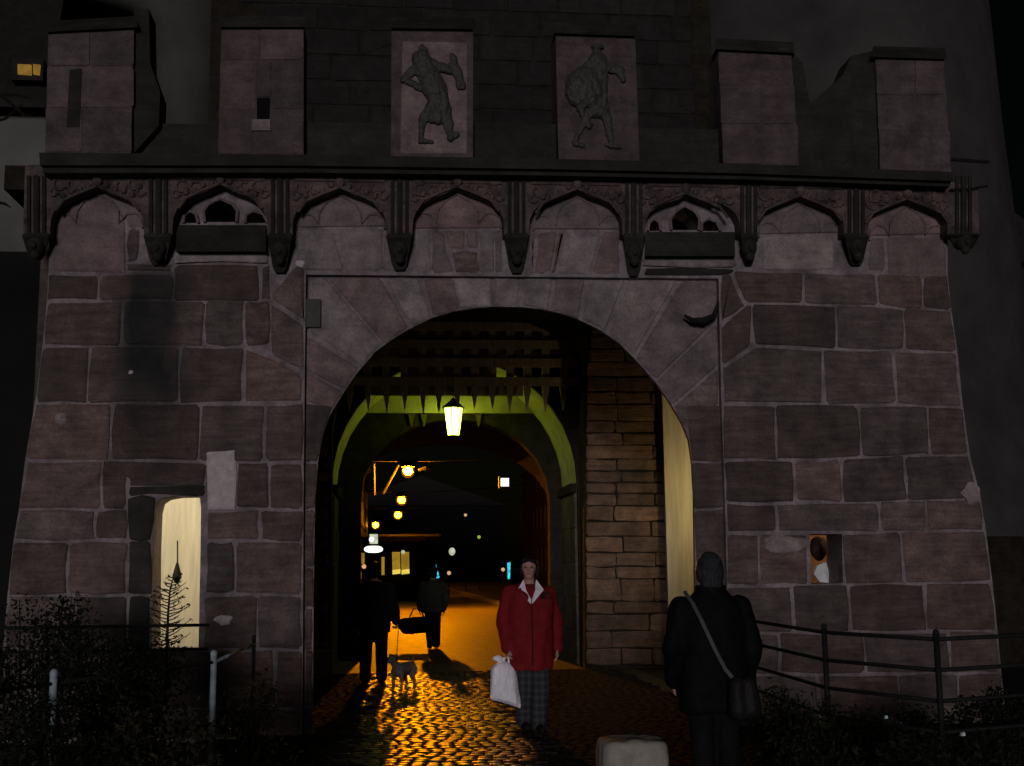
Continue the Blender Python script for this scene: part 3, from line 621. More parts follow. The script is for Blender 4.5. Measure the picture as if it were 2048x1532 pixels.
for x in (823, 848, 957):
    p = P(x, 828, YV1-.05); MB().loft([[(p.x-.06, p.y-.02, p.z), (p.x+.06, p.y-.02, p.z), (p.x+.06, p.y+.03, p.z), (p.x-.06, p.y+.03, p.z)], [(p.x-.008, p.y-.005, p.z-.22), (p.x+.008, p.y-.005, p.z-.22), (p.x+.008, p.y+.005, p.z-.22), (p.x-.008, p.y+.005, p.z-.22)]]).obj('pointed_stake', M['oak_pale'], bm_)
V2 = [(x*1.0, z) for x, z in [XZ(a, b, YV1) for a, b in O2]][::-1]
V2 = [(1.13+(p[0]-1.13)*1.45, p[1]*1.02 if p[1] > .2 else -.02) for p in V2]
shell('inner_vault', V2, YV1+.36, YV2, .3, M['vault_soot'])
FO = [(x*1.0, z-.0) for x, z in V2]
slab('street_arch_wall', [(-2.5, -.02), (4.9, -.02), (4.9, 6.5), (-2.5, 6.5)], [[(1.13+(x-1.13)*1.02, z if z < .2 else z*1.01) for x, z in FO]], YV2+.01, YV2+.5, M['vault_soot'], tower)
# portcullis
pc = thing('portcullis', 'raised dark oak portcullis with pointed stakes hanging in the inner arch', 'portcullis', (1.13, 7.0, 4.0))
YP = 6.98
sp = [700, 736, 773, 809, 845, 878, 914, 950, 985, 1020, 1055, 1091, 1127]
for i, x in enumerate(sp):
    t = P(x, 625, YP); b = P(x, 768, YP); tip = P(x+random.uniform(-2, 2), 820+random.uniform(-4, 7), YP); hw = .060
    MB().loft([[(q.x-w_, YP-d_, q.z), (q.x+w_, YP-d_, q.z), (q.x+w_, YP+d_, q.z), (q.x-w_, YP+d_, q.z)] for q, w_, d_ in ((t, hw, .04), (b, hw, .04), (tip.lerp(b, .7), hw*.85, .035), (tip, .006, .006))]).obj('stake', M['oak'], pc)
for yb in (763, 725, 688, 652):
    a = P(668, yb, YP); b = P(1160, yb+4, YP); h = .068
    MB().box(a.x, b.x, YP-.085, YP-.042, a.z-h, a.z+h).obj('cross_beam', M['oak'], pc)
MB().box(P(808, 700, YP).x, P(992, 700, YP).x, YP+.125, YP+.16, P(900, 754, YP).z, P(900, 690, YP).z).obj('backing_boards', M['oak'], pc)  # added board hides the lit vault, darkening the lattice centre
MB().box(P(742, 770, YP).x, P(1048, 770, YP).x, YP+.125, YP+.16, P(900, 789, YP).z, P(900, 759, YP).z).obj('lower_board', M['oak'], pc)  # added board, a dark band in place of shade under the lattice
MB().box(P(668, 700, YP).x, P(1160, 700, YP).x, YP+.05, YP+.12, P(900, 716, YP).z, P(900, 600, YP).z).obj('backing_boards', M['oak'], pc)
# lantern
LY = 8.35; lc = P(907, 843, LY); ltop, lbot = P(907, 817, LY).z, P(907, 870, LY).z
lan = thing('lantern', 'glowing yellow green glass lantern hanging in the passage under the portcullis', 'lantern', (lc.x, LY, lbot-.06))
def hexring(r, z): return [(lc.x+r*math.cos(math.pi/3*k+.26), LY+r*math.sin(math.pi/3*k+.26), z) for k in range(6)]
MB().loft([hexring(.095, lbot), hexring(.155, ltop)]).obj('glass', M['lantern_glow'], lan)
for k in range(6):
    a, b = Vector(hexring(.105, lbot)[k]), Vector(hexring(.165, ltop)[k]); MB().tube([a, b], .008, 5).obj('glazing_bar', M['iron'], lan)
MB().loft([hexring(.06, lbot-.06), hexring(.10, lbot-.035), hexring(.11, lbot-.005)]).obj('base', M['iron'], lan)
MB().loft([hexring(.20, ltop+.004), hexring(.19, ltop+.03), hexring(.07, ltop+.12), hexring(.03, ltop+.17)]).obj('cap', M['iron'], lan)
MB().tube([(lc.x, LY, ltop+.16), (lc.x, LY, P(907, 735, LY).z+.2)], .012, 6).obj('chain', M['iron'], lan)

# round towers
def round_tower(name, label, pxr, pyr, side):
    ps = [P(x, y, 8.6) for x, y in pxr]; return ps
rt_pts = [P(1940, 0, 8.8), P(1971, 300, 8.8), P(2003, 560, 8.8), P(2046, 950, 8.8)]
rt_l = P(1330, 200, 8.8).x
cxR = (rt_pts[1].x+rt_l)/2 + .05
prof = [(abs(p.x-cxR)*.985, p.z) for p in rt_pts]
slope = (prof[-1][0]-prof[0][0])/(prof[0][1]-prof[-1][1])
prof = [(prof[-1][0]+slope*(prof[-1][1]), -.02)]+prof[::-1]+[(prof[0][0]-slope*8, prof[0][1]+8)]
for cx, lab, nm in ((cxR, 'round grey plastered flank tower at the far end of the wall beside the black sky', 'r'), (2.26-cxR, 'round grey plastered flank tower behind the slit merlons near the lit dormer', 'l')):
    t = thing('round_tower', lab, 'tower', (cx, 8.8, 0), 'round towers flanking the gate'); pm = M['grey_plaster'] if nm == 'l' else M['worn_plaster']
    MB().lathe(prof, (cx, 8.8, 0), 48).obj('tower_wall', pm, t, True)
    zb_ = P(900, 520, 6.0).z
    MB().lathe([(prof[0][0]+.06, -.03), (np.interp(1.9, [prof[1][1], prof[2][1]], [prof[1][0], prof[2][0]])+.05, 1.9)], (cx, 8.8, 0), 48).obj('stone_base', M['soot'], t, True)

# ------------------------------------------------------------------ cobbles, road, kerbs
def in_frame(p):
    d = Vector(p)-EYE; z = d.dot(fwd); return z > 0 and abs(d.dot(rt)/z*FPX) < 1024 and abs(d.dot(up)/z*FPX) < 766
road = sheet('cobbled_road', -1.45, 3.3, -8.5, 6.62, -.008, M['soil'])
mcob, n, L, b = base_mat('wet_cobble')
pos = n.new('ShaderNodeNewGeometry').outputs['Position']; rnd = n.new('ShaderNodeObjectInfo').outputs['Random']
vcell = n.new('ShaderNodeTexWhiteNoise'); at_ = n.new('ShaderNodeAttribute'); at_.attribute_name = 'tone'; L.new(at_.outputs['Fac'], vcell.inputs['Vector'])
f = noisen(n, L, pos, 9, 4, .6)
L.new(mixc(n, L, f, (.012, .011, .009), (.034, .029, .023)), b.inputs['Base Color'])
L.new(val(n, 'ADD', .22, val(n, 'MULTIPLY', noisen(n, L, pos, 2.3, 3, .6), .26, L), L), b.inputs['Roughness']); b.inputs['Specular IOR Level'].default_value = .55
bp = n.new('ShaderNodeBump'); bp.inputs['Strength'].default_value = .5; bp.inputs['Distance'].default_value = .012
L.new(noisen(n, L, pos, 45, 3, .6), bp.inputs['Height']); L.new(bp.outputs[0], b.inputs['Normal']); M['cobble'] = mcob
M['rough_cobble'] = simple('rough_matt_cobble', (.022, .019, .016), .95, .45, 11, .4, spec=.06)  # matt copy that keeps cobbles beside the light streak dark
def in_streak(c): return -.30+rc.gauss(0, .10) < c[0] < 1.22+rc.gauss(0, .12)  # glossy lane shaped to the streak of reflected lamp light
def cobble_geo(cx, cy, sx, sy, rz, tx, ty, h, rnd):
    N = 8; vs = []; 
    for rr, zz in ((1.0, -.012), (.95, h*.72), (.70, h*.98)):
        for k in range(N):
            a = 2*math.pi*(k+.5)/N; ca, sa = math.cos(a), math.sin(a)
            e = (abs(ca)**4+abs(sa)**4)**-.25; j = 1+rnd.uniform(-.06, .06)
            x, y = ca*e*sx*rr*j, sa*e*sy*rr*j
            vs.append((cx+x*math.cos(rz)-y*math.sin(rz), cy+x*math.sin(rz)+y*math.cos(rz), zz+(x*tx+y*ty if zz > 0 else 0)))
    fs = [(a*N+k, a*N+(k+1) % N, (a+1)*N+(k+1) % N, (a+1)*N+k) for a in range(2) for k in range(N)]+[tuple(range(2*N, 3*N))]
    return vs, fs
rc = random.Random(3); cells = []
y = -8.4; row = 0
while y < 6.55:
    d = .118; x = -1.42 + (row % 2)*.06
    while x < 3.27:
        wdt = rc.uniform(.105, .14); cells.append((x+wdt/2, y+rc.uniform(-.012, .012), wdt/2-.006, d/2-.005, rc.uniform(-.15, .15), rc.uniform(-.022, .022), rc.uniform(-.045, .045), rc.uniform(.009, .015))); x += wdt
    y += d; row += 1
vis = sorted([c for c in cells if in_frame((c[0], c[1], 0))], key=lambda c: (c[1]))
near = set(vis[:290]); rest = MB(); rest_rough = MB()
for c in cells:
    vs, fs = cobble_geo(*c, rc)
    if c in near:
        me = bpy.data.meshes.new('cobble'); me.from_pydata(vs, [], fs); me.materials.append(mcob if in_streak(c) else M['rough_cobble'])
        for p in me.polygons: p.use_smooth = True
        link(bpy.data.objects.new('cobble', me), road)
    elif in_streak(c): rest.add(vs, fs)
    else: rest_rough.add(vs, fs)
o = rest.obj('worn_cobbles', mcob, road, True); o['kind'] = 'stuff'; o = rest_rough.obj('rough_cobbles', M['rough_cobble'], road, True); o['kind'] = 'stuff'
sheet('street_road', -7.5, 9, 6.62, 260, -.002, M['asphalt'])
def ribbon(name, pts, wd, h, m):
    mb = MB(); rings = []
    for i, p in enumerate(pts):
        t = (pts[min(i+1, len(pts)-1)]-pts[max(0, i-1)]).normalized(); s = Vector((t.y, -t.x, 0))
        rings.append([(p.x, p.y, -.02), (p.x, p.y, h), (p.x+s.x*wd, p.y+s.y*wd, h), (p.x+s.x*wd, p.y+s.y*wd, -.02)])
    mb.loft(rings); o = mb.obj(name, m); o['kind'] = 'structure'; return o
kp = [G(1012, 1216), G(960, 1200), G(915, 1187), G(880, 1178), G(862, 1170), G(850, 1160)]
for p in kp: p.z = 0
ribbon('street_kerb', kp, .32, .12, M['kerb'])
ribbon('street_pavement', [p+Vector((.33, 0, 0)) for p in kp], 9, .11, M['paving'])

# ------------------------------------------------------------------ lamps
def wall_lamp(p, wall_dir, label, glowm, r, hood=True):
    t = thing('wall_lamp', label, 'lamp', p)
    p = Vector(p); q = p+Vector(wall_dir)
    MB().tube([q, p+Vector((0, 0, r*1.9)), p+Vector((0, 0, r*1.15))], .012, 6).obj('bracket', M['iron'], t)
    MB().ball(p, r, 12, 8).obj('glass_globe', glowm, t, True)
    if hood: MB().lathe([(r*2.2, r*.55), (r*1.3, r*1.1), (r*.3, r*1.5), (.012, r*1.55)], p, 16).obj('hood', M['iron'], t)
M['lamp_court'] = glow('court_lamp_glass', (1.0, .76, .34), 170)
M['lamp_room'] = glow('guard_room_lamp_glass', (1.0, .90, .64), 850)
M['lamp_orange'] = glow('orange_room_lamp_glass', (1.0, .70, .40), 75)
wall_lamp((5.05, 5.55, 2.55), (.85, 0, 0), 'hooded yellow lamp behind the gate front lighting the plastered court wall', M['lamp_court'], .07, False)
wall_lamp((-3.15, .85, 2.75), (-.2, -.0, 0), 'lamp inside the guard room lighting the wall seen through the tall slit', M['lamp_room'], .07, False)
wall_lamp((5.2, .85, 2.4), (.38, 0, 0), 'lamp inside the right guard room lighting the small square opening', M['lamp_orange'], .07, False)
# weight hanging in the slit, things in the small opening
h = P(355, 1080, 1.6); t = thing('hanging_weight', 'dark drop shaped weight on a cord hanging inside the bright slit window', 'weight', P(353, 1165, 1.6))
MB().tube([P(355, 1081, 1.6), P(355, 1128, 1.6)], .008, 6).obj('cord', M['iron'], t)
p = P(354, 1148, 1.6); MB().lathe([(.004, .14), (.02, .09), (.045, 0), (.05, -.04), (.02, -.09), (.004, -.10)], p, 10).obj('drop', M['iron'], t)
p = P(1637, 1097, 1.0); t = thing('dark_ball', 'dark round ball showing in the orange lit square opening', 'ball', (p.x, p.y, p.z-.14))
mb = MB(); mb.ball(p, (.10, .10, .13), 14, 10); skin(mb, 'shell', M['dark_ball'], t, .015, 2, .012, 14)
p = P(1646, 1150, .55); t = thing('crumpled_paper', 'crumpled white paper stuffed in the bottom of the square opening', 'paper', (p.x, p.y, P(1646, 1167, .55).z))
mb = MB()
q = [P(1634, 1132, .42), P(1652, 1124, .42), P(1657, 1140, .40), P(1658, 1166, .38), P(1640, 1164, .38), P(1628, 1148, .42)]
cc = sum(q, Vector((0, 0, 0)))/6+Vector((0, -.05, 0)); mb.add(q+[cc]+[v+Vector((0, .07, 0)) for v in q], [(i, (i+1) % 6, 6) for i in range(6)]+[(i, 7+i, 7+(i+1) % 6, (i+1) % 6) for i in range(6)]+[tuple(range(12, 6, -1))]); mb.obj('sheet', M['paper'], t)

def street_lamp(px, py, Y, glowm, r, label, wires=True):
    p = P(px, py, Y)
    t = thing('street_lamp', label, 'street lamp', (p.x, p.y, 0), 'orange street lamps hung over the street')
    MB().ball(p, (r, r, r*.9), 14, 10).obj('bulb', glowm, t, True)
    MB().lathe([(.02, -.02), (r*1.15, -.02), (r*1.75, .02), (r*1.75, .05), (.02, .05)], (0, 0, 0), 18)
    rf = MB().lathe([(.01, 0), (r*1.1, 0), (r*1.4, -.04), (r*1.45, -.03), (r*1.1, .02), (.01, .02)], (0, 0, 0), 20); rf.v = [(p.x+a, p.y+r+.03-c, p.z+b) for a, b, c in rf.v]; rf.obj('reflector', M['orange_refl'], t, True)  # glowing disc paints an orange halo round the bulb
    MB().lathe([(r*1.55, -r*1.7 if not wires and Y < 25 else r*.9), (r*1.4, r*1.5), (r*.3, r*2.0), (.02, r*2.2)], p, 18).obj('shade', M['iron'], t)
    pts = []
    for k in range(-8, 9):
        x = p.x+k*(1.1); pts.append((x, p.y, p.z+r*2.1+.012*(k*k)))
    MB().tube(pts, .02, 5).obj('span_wire', M['iron'], t)
    if wires:
        a = P(px+20, py-2, Y); MB().tube([a, P(px+36, py-6, Y), P(px+52, py-6, Y)], [.04, .08, .03], 6).obj('clamp', M['rod'], t)
        for q in (((748, 928), (749, 990)), ((798, 930), (766, 988))): MB().tube([P(*q[0], Y+.5), P(*q[1], Y+.5)], .045, 6).obj('stay_rod', M['rod'], t)
    return p
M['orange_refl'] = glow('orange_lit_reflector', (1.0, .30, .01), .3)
M['sodium_a'] = glow('sodium_lamp_near', (1.0, .29, .0002), 5200)
M['sodium_b'] = glow('sodium_lamp_mid', (1.0, .30, .0014), 300)
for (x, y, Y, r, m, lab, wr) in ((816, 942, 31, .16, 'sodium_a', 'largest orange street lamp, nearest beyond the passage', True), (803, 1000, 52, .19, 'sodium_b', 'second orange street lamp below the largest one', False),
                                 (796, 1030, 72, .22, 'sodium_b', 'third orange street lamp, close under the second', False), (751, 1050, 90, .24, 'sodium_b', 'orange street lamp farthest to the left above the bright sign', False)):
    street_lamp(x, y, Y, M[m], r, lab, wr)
M['sodium_c'] = glow('sodium_lamp_cutoff', (1.0, .27, .006), 3000)
street_lamp(850, 812, 21.0, M['sodium_c'], .13, 'orange street lamp hidden above the street arch', False)  # added lamp out of view, put in to light the road

# ------------------------------------------------------------------ the street beyond
def sign_box(name, label, cat, corners, Y, m, depth=.25, group=None, extra=None):
    p = [XZ(x, y, Y) for x, y in corners]; cx = sum(q[0] for q in p)/len(p); cz = sum(q[1] for q in p)/len(p)
    t = thing(name, label, cat, (cx, Y, cz))
    q = inset_poly(p, .05) if abs(p[0][0]-p[2][0]) > .3 else p
    MB().prism([tuple(v) for v in q], Y-.02, Y+.0).obj('lit_face', m, t)
    MB().prism(p, Y+.002, Y+depth).obj('housing', M['iron'], t)
    if extra: extra(t)
    return t
sign_box('light_box_sign', 'square white illuminated sign hanging high on the right of the street', 'sign', [(998, 953), (1021, 953), (1021, 976), (998, 976)], 24, M['sign_white'])
def disc(t):
    p = P(743, 1079, 41.9); MB().lathe([(.001, 0), (.09, 0), (.13, .0), (.13, .02), (.001, .02)], (0, 0, 0), 12)
    mb = MB(); ring = [(p.x+.11*math.cos(a), p.z+.12*math.sin(a)) for a in [k*.6283 for k in range(10)]]; mb.prism(ring, 41.9, 41.97); mb.obj('round_emblem', M['sign_white'], t)
sign_box('shop_sign', 'cream square lit sign with round emblem above the oval bright sign', 'sign', [(737, 1066), (758, 1066), (758, 1090), (737, 1090)], 42, M['sign_cream'], extra=disc)
ov = [(747+19*math.cos(a)*(abs(math.cos(a))**-.35 if abs(math.cos(a)) > .2 else 1), 1098.5+7*math.sin(a)) for a in [k*2*math.pi/16 for k in range(16)]]
sign_box('oval_sign', 'bright white long rounded sign over the shop door', 'sign', ov, 41.5, M['sign_white'], .2)
# shop with amber windows
Ys = 44
sh = thing('corner_shop', 'low corner shop with two tall yellow windows and an orange lit eave', 'shop', (P(790, 1150, Ys).x, Ys, 0))
x0, x1 = P(690, 1150, Ys).x, P(872, 1150, Ys).x; ze = P(800, 1082, Ys).z
MB().box(x0, x1, Ys, Ys+7, 0, ze).obj('wall', M['house_dark'], sh)
MB().loft([[(x0-.3, Ys-.5, ze), (x1+.3, Ys-.5, ze), (x1+.3, Ys-.5, ze+.18), (x0-.3, Ys-.5, ze+.18)], [(x0-.3, Ys+3.5, ze+.2), (x1+.3, Ys+3.5, ze+.2), (x1+.3, Ys+3.5, ze+.4), (x0-.3, Ys+3.5, ze+.4)]]).obj('roof', M['roof'], sh)
MB().box(P(768, 0, Ys).x, P(850, 0, Ys).x, Ys-.58, Ys-.505, ze-.03, ze+.2).obj('eave_board', M['trim'], sh)
for a, b in ((784, 800), (802, 818)):
    f = MB().prism([XZ(a, 1104, Ys-.1), XZ(b, 1104, Ys-.1), XZ(b+1, 1138, Ys-.1), XZ(a+1, 1140, Ys-.1)], Ys-.1, Ys-.06).obj('window', M['win_shop'], sh)
    MB().prism([XZ(a+1, 1140, Ys-.1), XZ(b+1, 1138, Ys-.1), XZ(b+1, 1147, Ys-.1), XZ(a+1, 1149, Ys-.1)], Ys-.13, Ys-.09).obj('lit_display', M['win_shop_hi'], f)
    MB().prism([XZ(b, 1102, Ys-.14), XZ(b+2, 1102, Ys-.14), XZ(b+3, 1150, Ys-.14), XZ(b+1, 1150, Ys-.14)], Ys-.16, Ys-.11).obj('frame', M['iron'], f)
MB().ball(P(806, 1104, Ys-.4), .09, 8, 6).obj('light', M['sign_cream'], sh)
for x, a, b in ((726, 1106, 1128), (766, 1114, 1150)):
    MB().prism([XZ(x-3, a, Ys-.1), XZ(x+3, a, Ys-.1), XZ(x+3, b, Ys-.1), XZ(x-3, b, Ys-.1)], Ys-.12, Ys-.06).obj('lit_door_edge', M['win_shop'], sh)  # light falling on the door edges is put in as glow
p = P(728, 1133, Ys-1); t = thing('door_lamp', 'small round amber lamp left of the dark shop doorway', 'lamp', p); MB().ball(p, .10, 10, 8).obj('globe', M['pale_orange'], t); MB().tube([p, p+Vector((0, .9, .1))], .03, 5).obj('bracket', M['iron'], t)
for i, (x, y, w_, h_, lab) in enumerate(((712, 1136, 4, 6, 'dim amber window left of the small round lamp'), (719, 1150, 4, 6, 'dim amber window low beside the left passage wall'))):
    t = thing('lit_window', lab, 'window', P(x, y, Ys-.3)); MB().prism([XZ(x-w_, y-h_, Ys-.3), XZ(x+w_, y-h_, Ys-.3), XZ(x+w_, y+h_, Ys-.3), XZ(x-w_, y+h_, Ys-.3)], Ys-.3, Ys-.2).obj('pane', M['win_amber'], t); MB().prism([XZ(x-w_-1, y+h_, Ys-.3), XZ(x+w_+1, y+h_, Ys-.3), XZ(x+w_+1, y+h_+1.5, Ys-.3), XZ(x-w_-1, y+h_+1.5, Ys-.3)], Ys-.36, Ys-.2).obj('sill', M['trim'], t)
# cyan lit tree
p = P(866, 1160, 46); base = P(866, 1158, 46)
t = thing('light_tree', 'small cyan glowing tree of lights beside the kerb', 'light tree', (base.x, 46, base.z))
rl = random.Random(5)
for k in range(46):
    f = rl.random(); z = P(866, 1155-36*f, 46).z; r = .26*(1-f)**.8+.02; a = rl.uniform(0, 6.28)
    MB().ball((base.x+r*math.cos(a), 46+r*math.sin(a), z), .045, 6, 4).obj('light', M['cyan'], t)
MB().tube([(base.x, 46, 0), (base.x, 46, P(866, 1118, 46).z)], [.05, .015], 6).obj('stem', M['bark'], t)
# smaller lights
def lamp_spot(x, y, Y, r, m, name, label, cat):
    p = P(x, y, Y); t = thing(name, label, cat, (p.x, Y, 0))
    MB().ball(p, r, 10, 7).obj('globe', M[m], t, True); MB().tube([(p.x, Y+.05, 0), (p.x, Y+.05, p.z-r)], .04, 6).obj('post', M['iron'], t)
p_ = sign_box('round_sign', 'small pale crescent shaped lit sign in the middle of the street', 'sign', [(904+6.5*math.cos(a), 1103+8*math.sin(a)) for a in [k*.524 for k in range(12)]], 38, M['sign_cream'], .15)
lamp_spot(931, 1030, 60, .09, 'pale_orange', 'lamp_post', 'tiny orange lamp high in the dark middle of the street', 'lamp')
lamp_spot(958, 1074, 60, .10, 'green_spot', 'signal_lamp', 'tiny green signal light above the woman in red', 'signal')
lamp_spot(898, 1146, 50, .10, 'pale_orange', 'path_lamp', 'small pale orange lamp to the right of the cyan tree', 'lamp')
lamp_spot(1006, 1139, 40, .08, 'pale_orange', 'garden_lamp', 'small pale orange lamp left of the cyan strip by the woman', 'lamp')
t = thing('neon_strip', 'thin upright cyan lit strip just left of the woman in red', 'neon strip', P(1019, 1142, 40)); MB().prism([XZ(1015, 1126, 40), XZ(1021, 1124, 40), XZ(1020, 1158, 40), XZ(1016, 1158, 40)], 40, 40.1).obj('tube', M['cyan'], t); MB().prism([XZ(1013, 1122, 40), XZ(1023, 1122, 40), XZ(1022, 1160, 40), XZ(1014, 1160, 40)], 40.11, 40.2).obj('backing', M['iron'], t)
# houses lining the street, mostly lost in the dark
def house(x0, x1, y0, y1, h, label, side, wins=True):
    t = thing('street_house', label, 'house', ((x0+x1)/2, (y0+y1)/2, 0), 'dark houses lining the street')
    MB().box(x0, x1, y0, y1, 0, h).obj('wall', M['house_dark'], t)
    xm = (x0+x1)/2
    MB().add([(x0-.3, y0-.3, h), (x1+.3, y0-.3, h), (xm, y0-.3, h+3.2), (x0-.3, y1+.3, h), (x1+.3, y1+.3, h), (xm, y1+.3, h+3.2)], [(0, 1, 2), (3, 5, 4), (0, 2, 5, 3), (1, 4, 5, 2), (0, 3, 4, 1)]).obj('roof', M['roof'], t)
    xf = x1 if side < 0 else x0; s = 1 if side < 0 else -1
    for k in range(int((y1-y0)/2.4)):
        for z in (1.2, 4.2, 7.0):
            if z+1.6 > h: continue
            y = y0+1.2+k*2.4; f = MB().box(min(xf, xf+.05*s), max(xf, xf+.05*s), y-.55, y+.55, z-.05, z+1.65).obj('window', M['house'], t)
            MB().box(min(xf+.052*s, xf+.06*s), max(xf+.052*s, xf+.06*s), y-.47, y+.47, z+.03, z+1.57).obj('pane', M['glass_dark'], f)
    return t
h1 = house(-9.5, -2.6, 25, 40.5, 9.0, 'tall dark house on the left of the street nearest the gate', -1)
house(-10, -2.0, 55, 85, 9, 'dark house on the left farther down the street behind the shop', -1)
house(12.5, 21, 22, 44, 10, 'dark house on the right of the street behind the square sign', 1)
house(11, 20, 47, 90, 9, 'dark house on the right at the far end of the street', 1)
house(-6, 12, 118, 130, 8, 'dark house closing the far end of the street', 1)
hr = house(14.5, 24, 20, 30, 7.5, 'dark house beyond the right tower with one orange window', 1)
p0, p1 = P(2041, 1036, 19.9), P(2080, 1080, 19.9); MB().box(p0.x, p1.x, 19.86, 19.98, p1.z, p0.z).obj('lit_window', M['win_amber'], hr)
# neighbour house at the upper left, with the lit dormer window
YN = 3.2
hn = thing('neighbour_house', 'pale walled house at the left edge with a dark roof and lit dormer', 'house', (-6.5, YN+2, 0))
xr_ = P(93, 300, YN).x; zev = P(50, 232, YN).z; zlow = P(40, 505, YN).z
MB().box(-12, xr_, YN, YN+3, zlow, zev).obj('upper_wall', M['grey_plaster'], hn)
MB().box(-12, xr_+.02, YN-.05, YN+3, 0, zlow-.002).obj('lower_wall', M['house_dark'], hn)  # shade low on the house is put into this darker wall
MB().loft([[(-12, YN-.3, zev), (xr_+.05, YN-.3, zev), (xr_+.05, YN-.3, zev+.1), (-12, YN-.3, zev+.1)], [(-12, YN+.8, zev+3.2), (xr_+.05, YN+.8, zev+3.2), (xr_+.05, YN+.8, zev+3.3), (-12, YN+.8, zev+3.3)]]).obj('roof', M['roof'], hn)
dm = MB(); dm.box(P(25, 100, YN-.4).x, P(88, 100, YN-.4).x, YN-.4, YN+.6, P(50, 160, YN-.4).z, P(50, 118, YN-.4).z); o = dm.obj('dormer', M['roof'], hn)
for a, b in ((35, 62), (66, 80)): MB().prism([XZ(a, 128, YN-.44), XZ(b, 129, YN-.44), XZ(b-2 if b > 70 else b, 149, YN-.44), XZ(a, 147, YN-.44)], YN-.44, YN-.405).obj('pane', M['win_amber'], o)

# ------------------------------------------------------------------ forecourt: bollard, railings
bp_ = G(1270, 1560); Yb = -5.65
c0, c1 = P(1210, 1500, Yb), P(1342, 1500, Yb); zt_ = P(1270, 1484, Yb).z; cx = (c0.x+c1.x)/2; hw = (c1.x-c0.x)/2
bo = thing('bollard', 'pale stone bollard with a chipped flat top at the bottom edge', 'bollard', (cx, Yb+hw, 0))
def sq(hx, z, n=6, rd=.05):
    pts = []
    for (sx, sy, a0) in ((1, 1, 0), (-1, 1, 90), (-1, -1, 180), (1, -1, 270)):
        for k in range(4):
            a = R(a0+30*k); pts.append((cx+sx*(hx-rd)+rd*math.cos(a), Yb+hw+sy*(hx-rd)+rd*math.sin(a), z))
    return pts
bm2 = MB(); bm2.loft([sq(hw*1.1, -.02), sq(hw*1.04, .3), sq(hw, zt_-.07), sq(hw*.98, zt_-.03), sq(hw*.90, zt_-.006), sq(hw*.6, zt_)]); skin(bm2, 'shaft', M['bollard'], bo, .014, 3, .010, 11)
def post(t, x, y, h, r, m, ball=True):
    mb = MB(); mb.tube([(x, y, -.02), (x, y, h)], r, 10); mb.obj('post', m, t, True)
    c = MB(); c.lathe([(r*1.06, -.03), (r*1.12, .0), (r*.9, .012), (r*.3, .02)], (x, y, h), 10); c.obj('post_cap', m, t, True)
def rail(t, pts, r, m): MB().tube(pts, r, 8).obj('rail', m, t, True)
lr = thing('railing', 'metal railing left of the gate with pale galvanised posts and shrubs behind', 'railing', (-2, -4.5, 0), 'railings beside the gate')
def on(px, py, z): p = G(px, py, z); return p
Apos, Bpos, Cpos = on(108, 1345, .98), on(428, 1306, .98), on(508, 1274, .98)
for p, m in ((Apos, 'galv'), (Bpos, 'galv'), (Cpos, 'iron')): post(lr, p.x, p.y, p.z, .021 if p is not Cpos else .016, M[m])
Dpos = Apos+(Apos-Bpos)*.8
for z in (.92, .52):
    v = lambda p: Vector((p.x, p.y, z))
    rail(lr, [v(Dpos), v(Apos)], .011, M['iron']); rail(lr, [v(Apos), v(Bpos)], .011, M['iron']); rail(lr, [v(Bpos), v(Cpos)], .012, M['galv'] if z > .9 else M['iron'])
c2 = Vector((P(418, 1250, -.75).x, -.75, 0)); c3 = Vector((-4.6, -.75, 0))
for py in (1251, 1299):
    z = P(350, py, -.75).z; rail(lr, [Vector((c2.x, c2.y, z)), Vector((c3.x, c3.y, z))], .014, M['iron'])
for x in (-3.6,): post(lr, x, -.75, P(350, 1240, -.75).z, .015, M['iron'])
rr = thing('railing', 'dark iron railing right of the gate with four thin sloping rails', 'railing', (4, -3, 0), 'railings beside the gate')
zr = 1.03
S_, E_, F_ = on(1480, 1232, zr), on(1648, 1257, zr), on(1872, 1270, zr)
H_ = F_+Vector((3.0, 1.1, 0)); S_ = Vector((S_.x, min(S_.y, -.35), zr))
for p in (S_, E_, F_, H_): post(rr, p.x, p.y, zr+.02, .021, M['iron'])
for z in (1.0, .79, .58, .37):
    rail(rr, [Vector((q.x, q.y, z)) for q in (S_, E_, F_, H_)], .015, M['iron'])

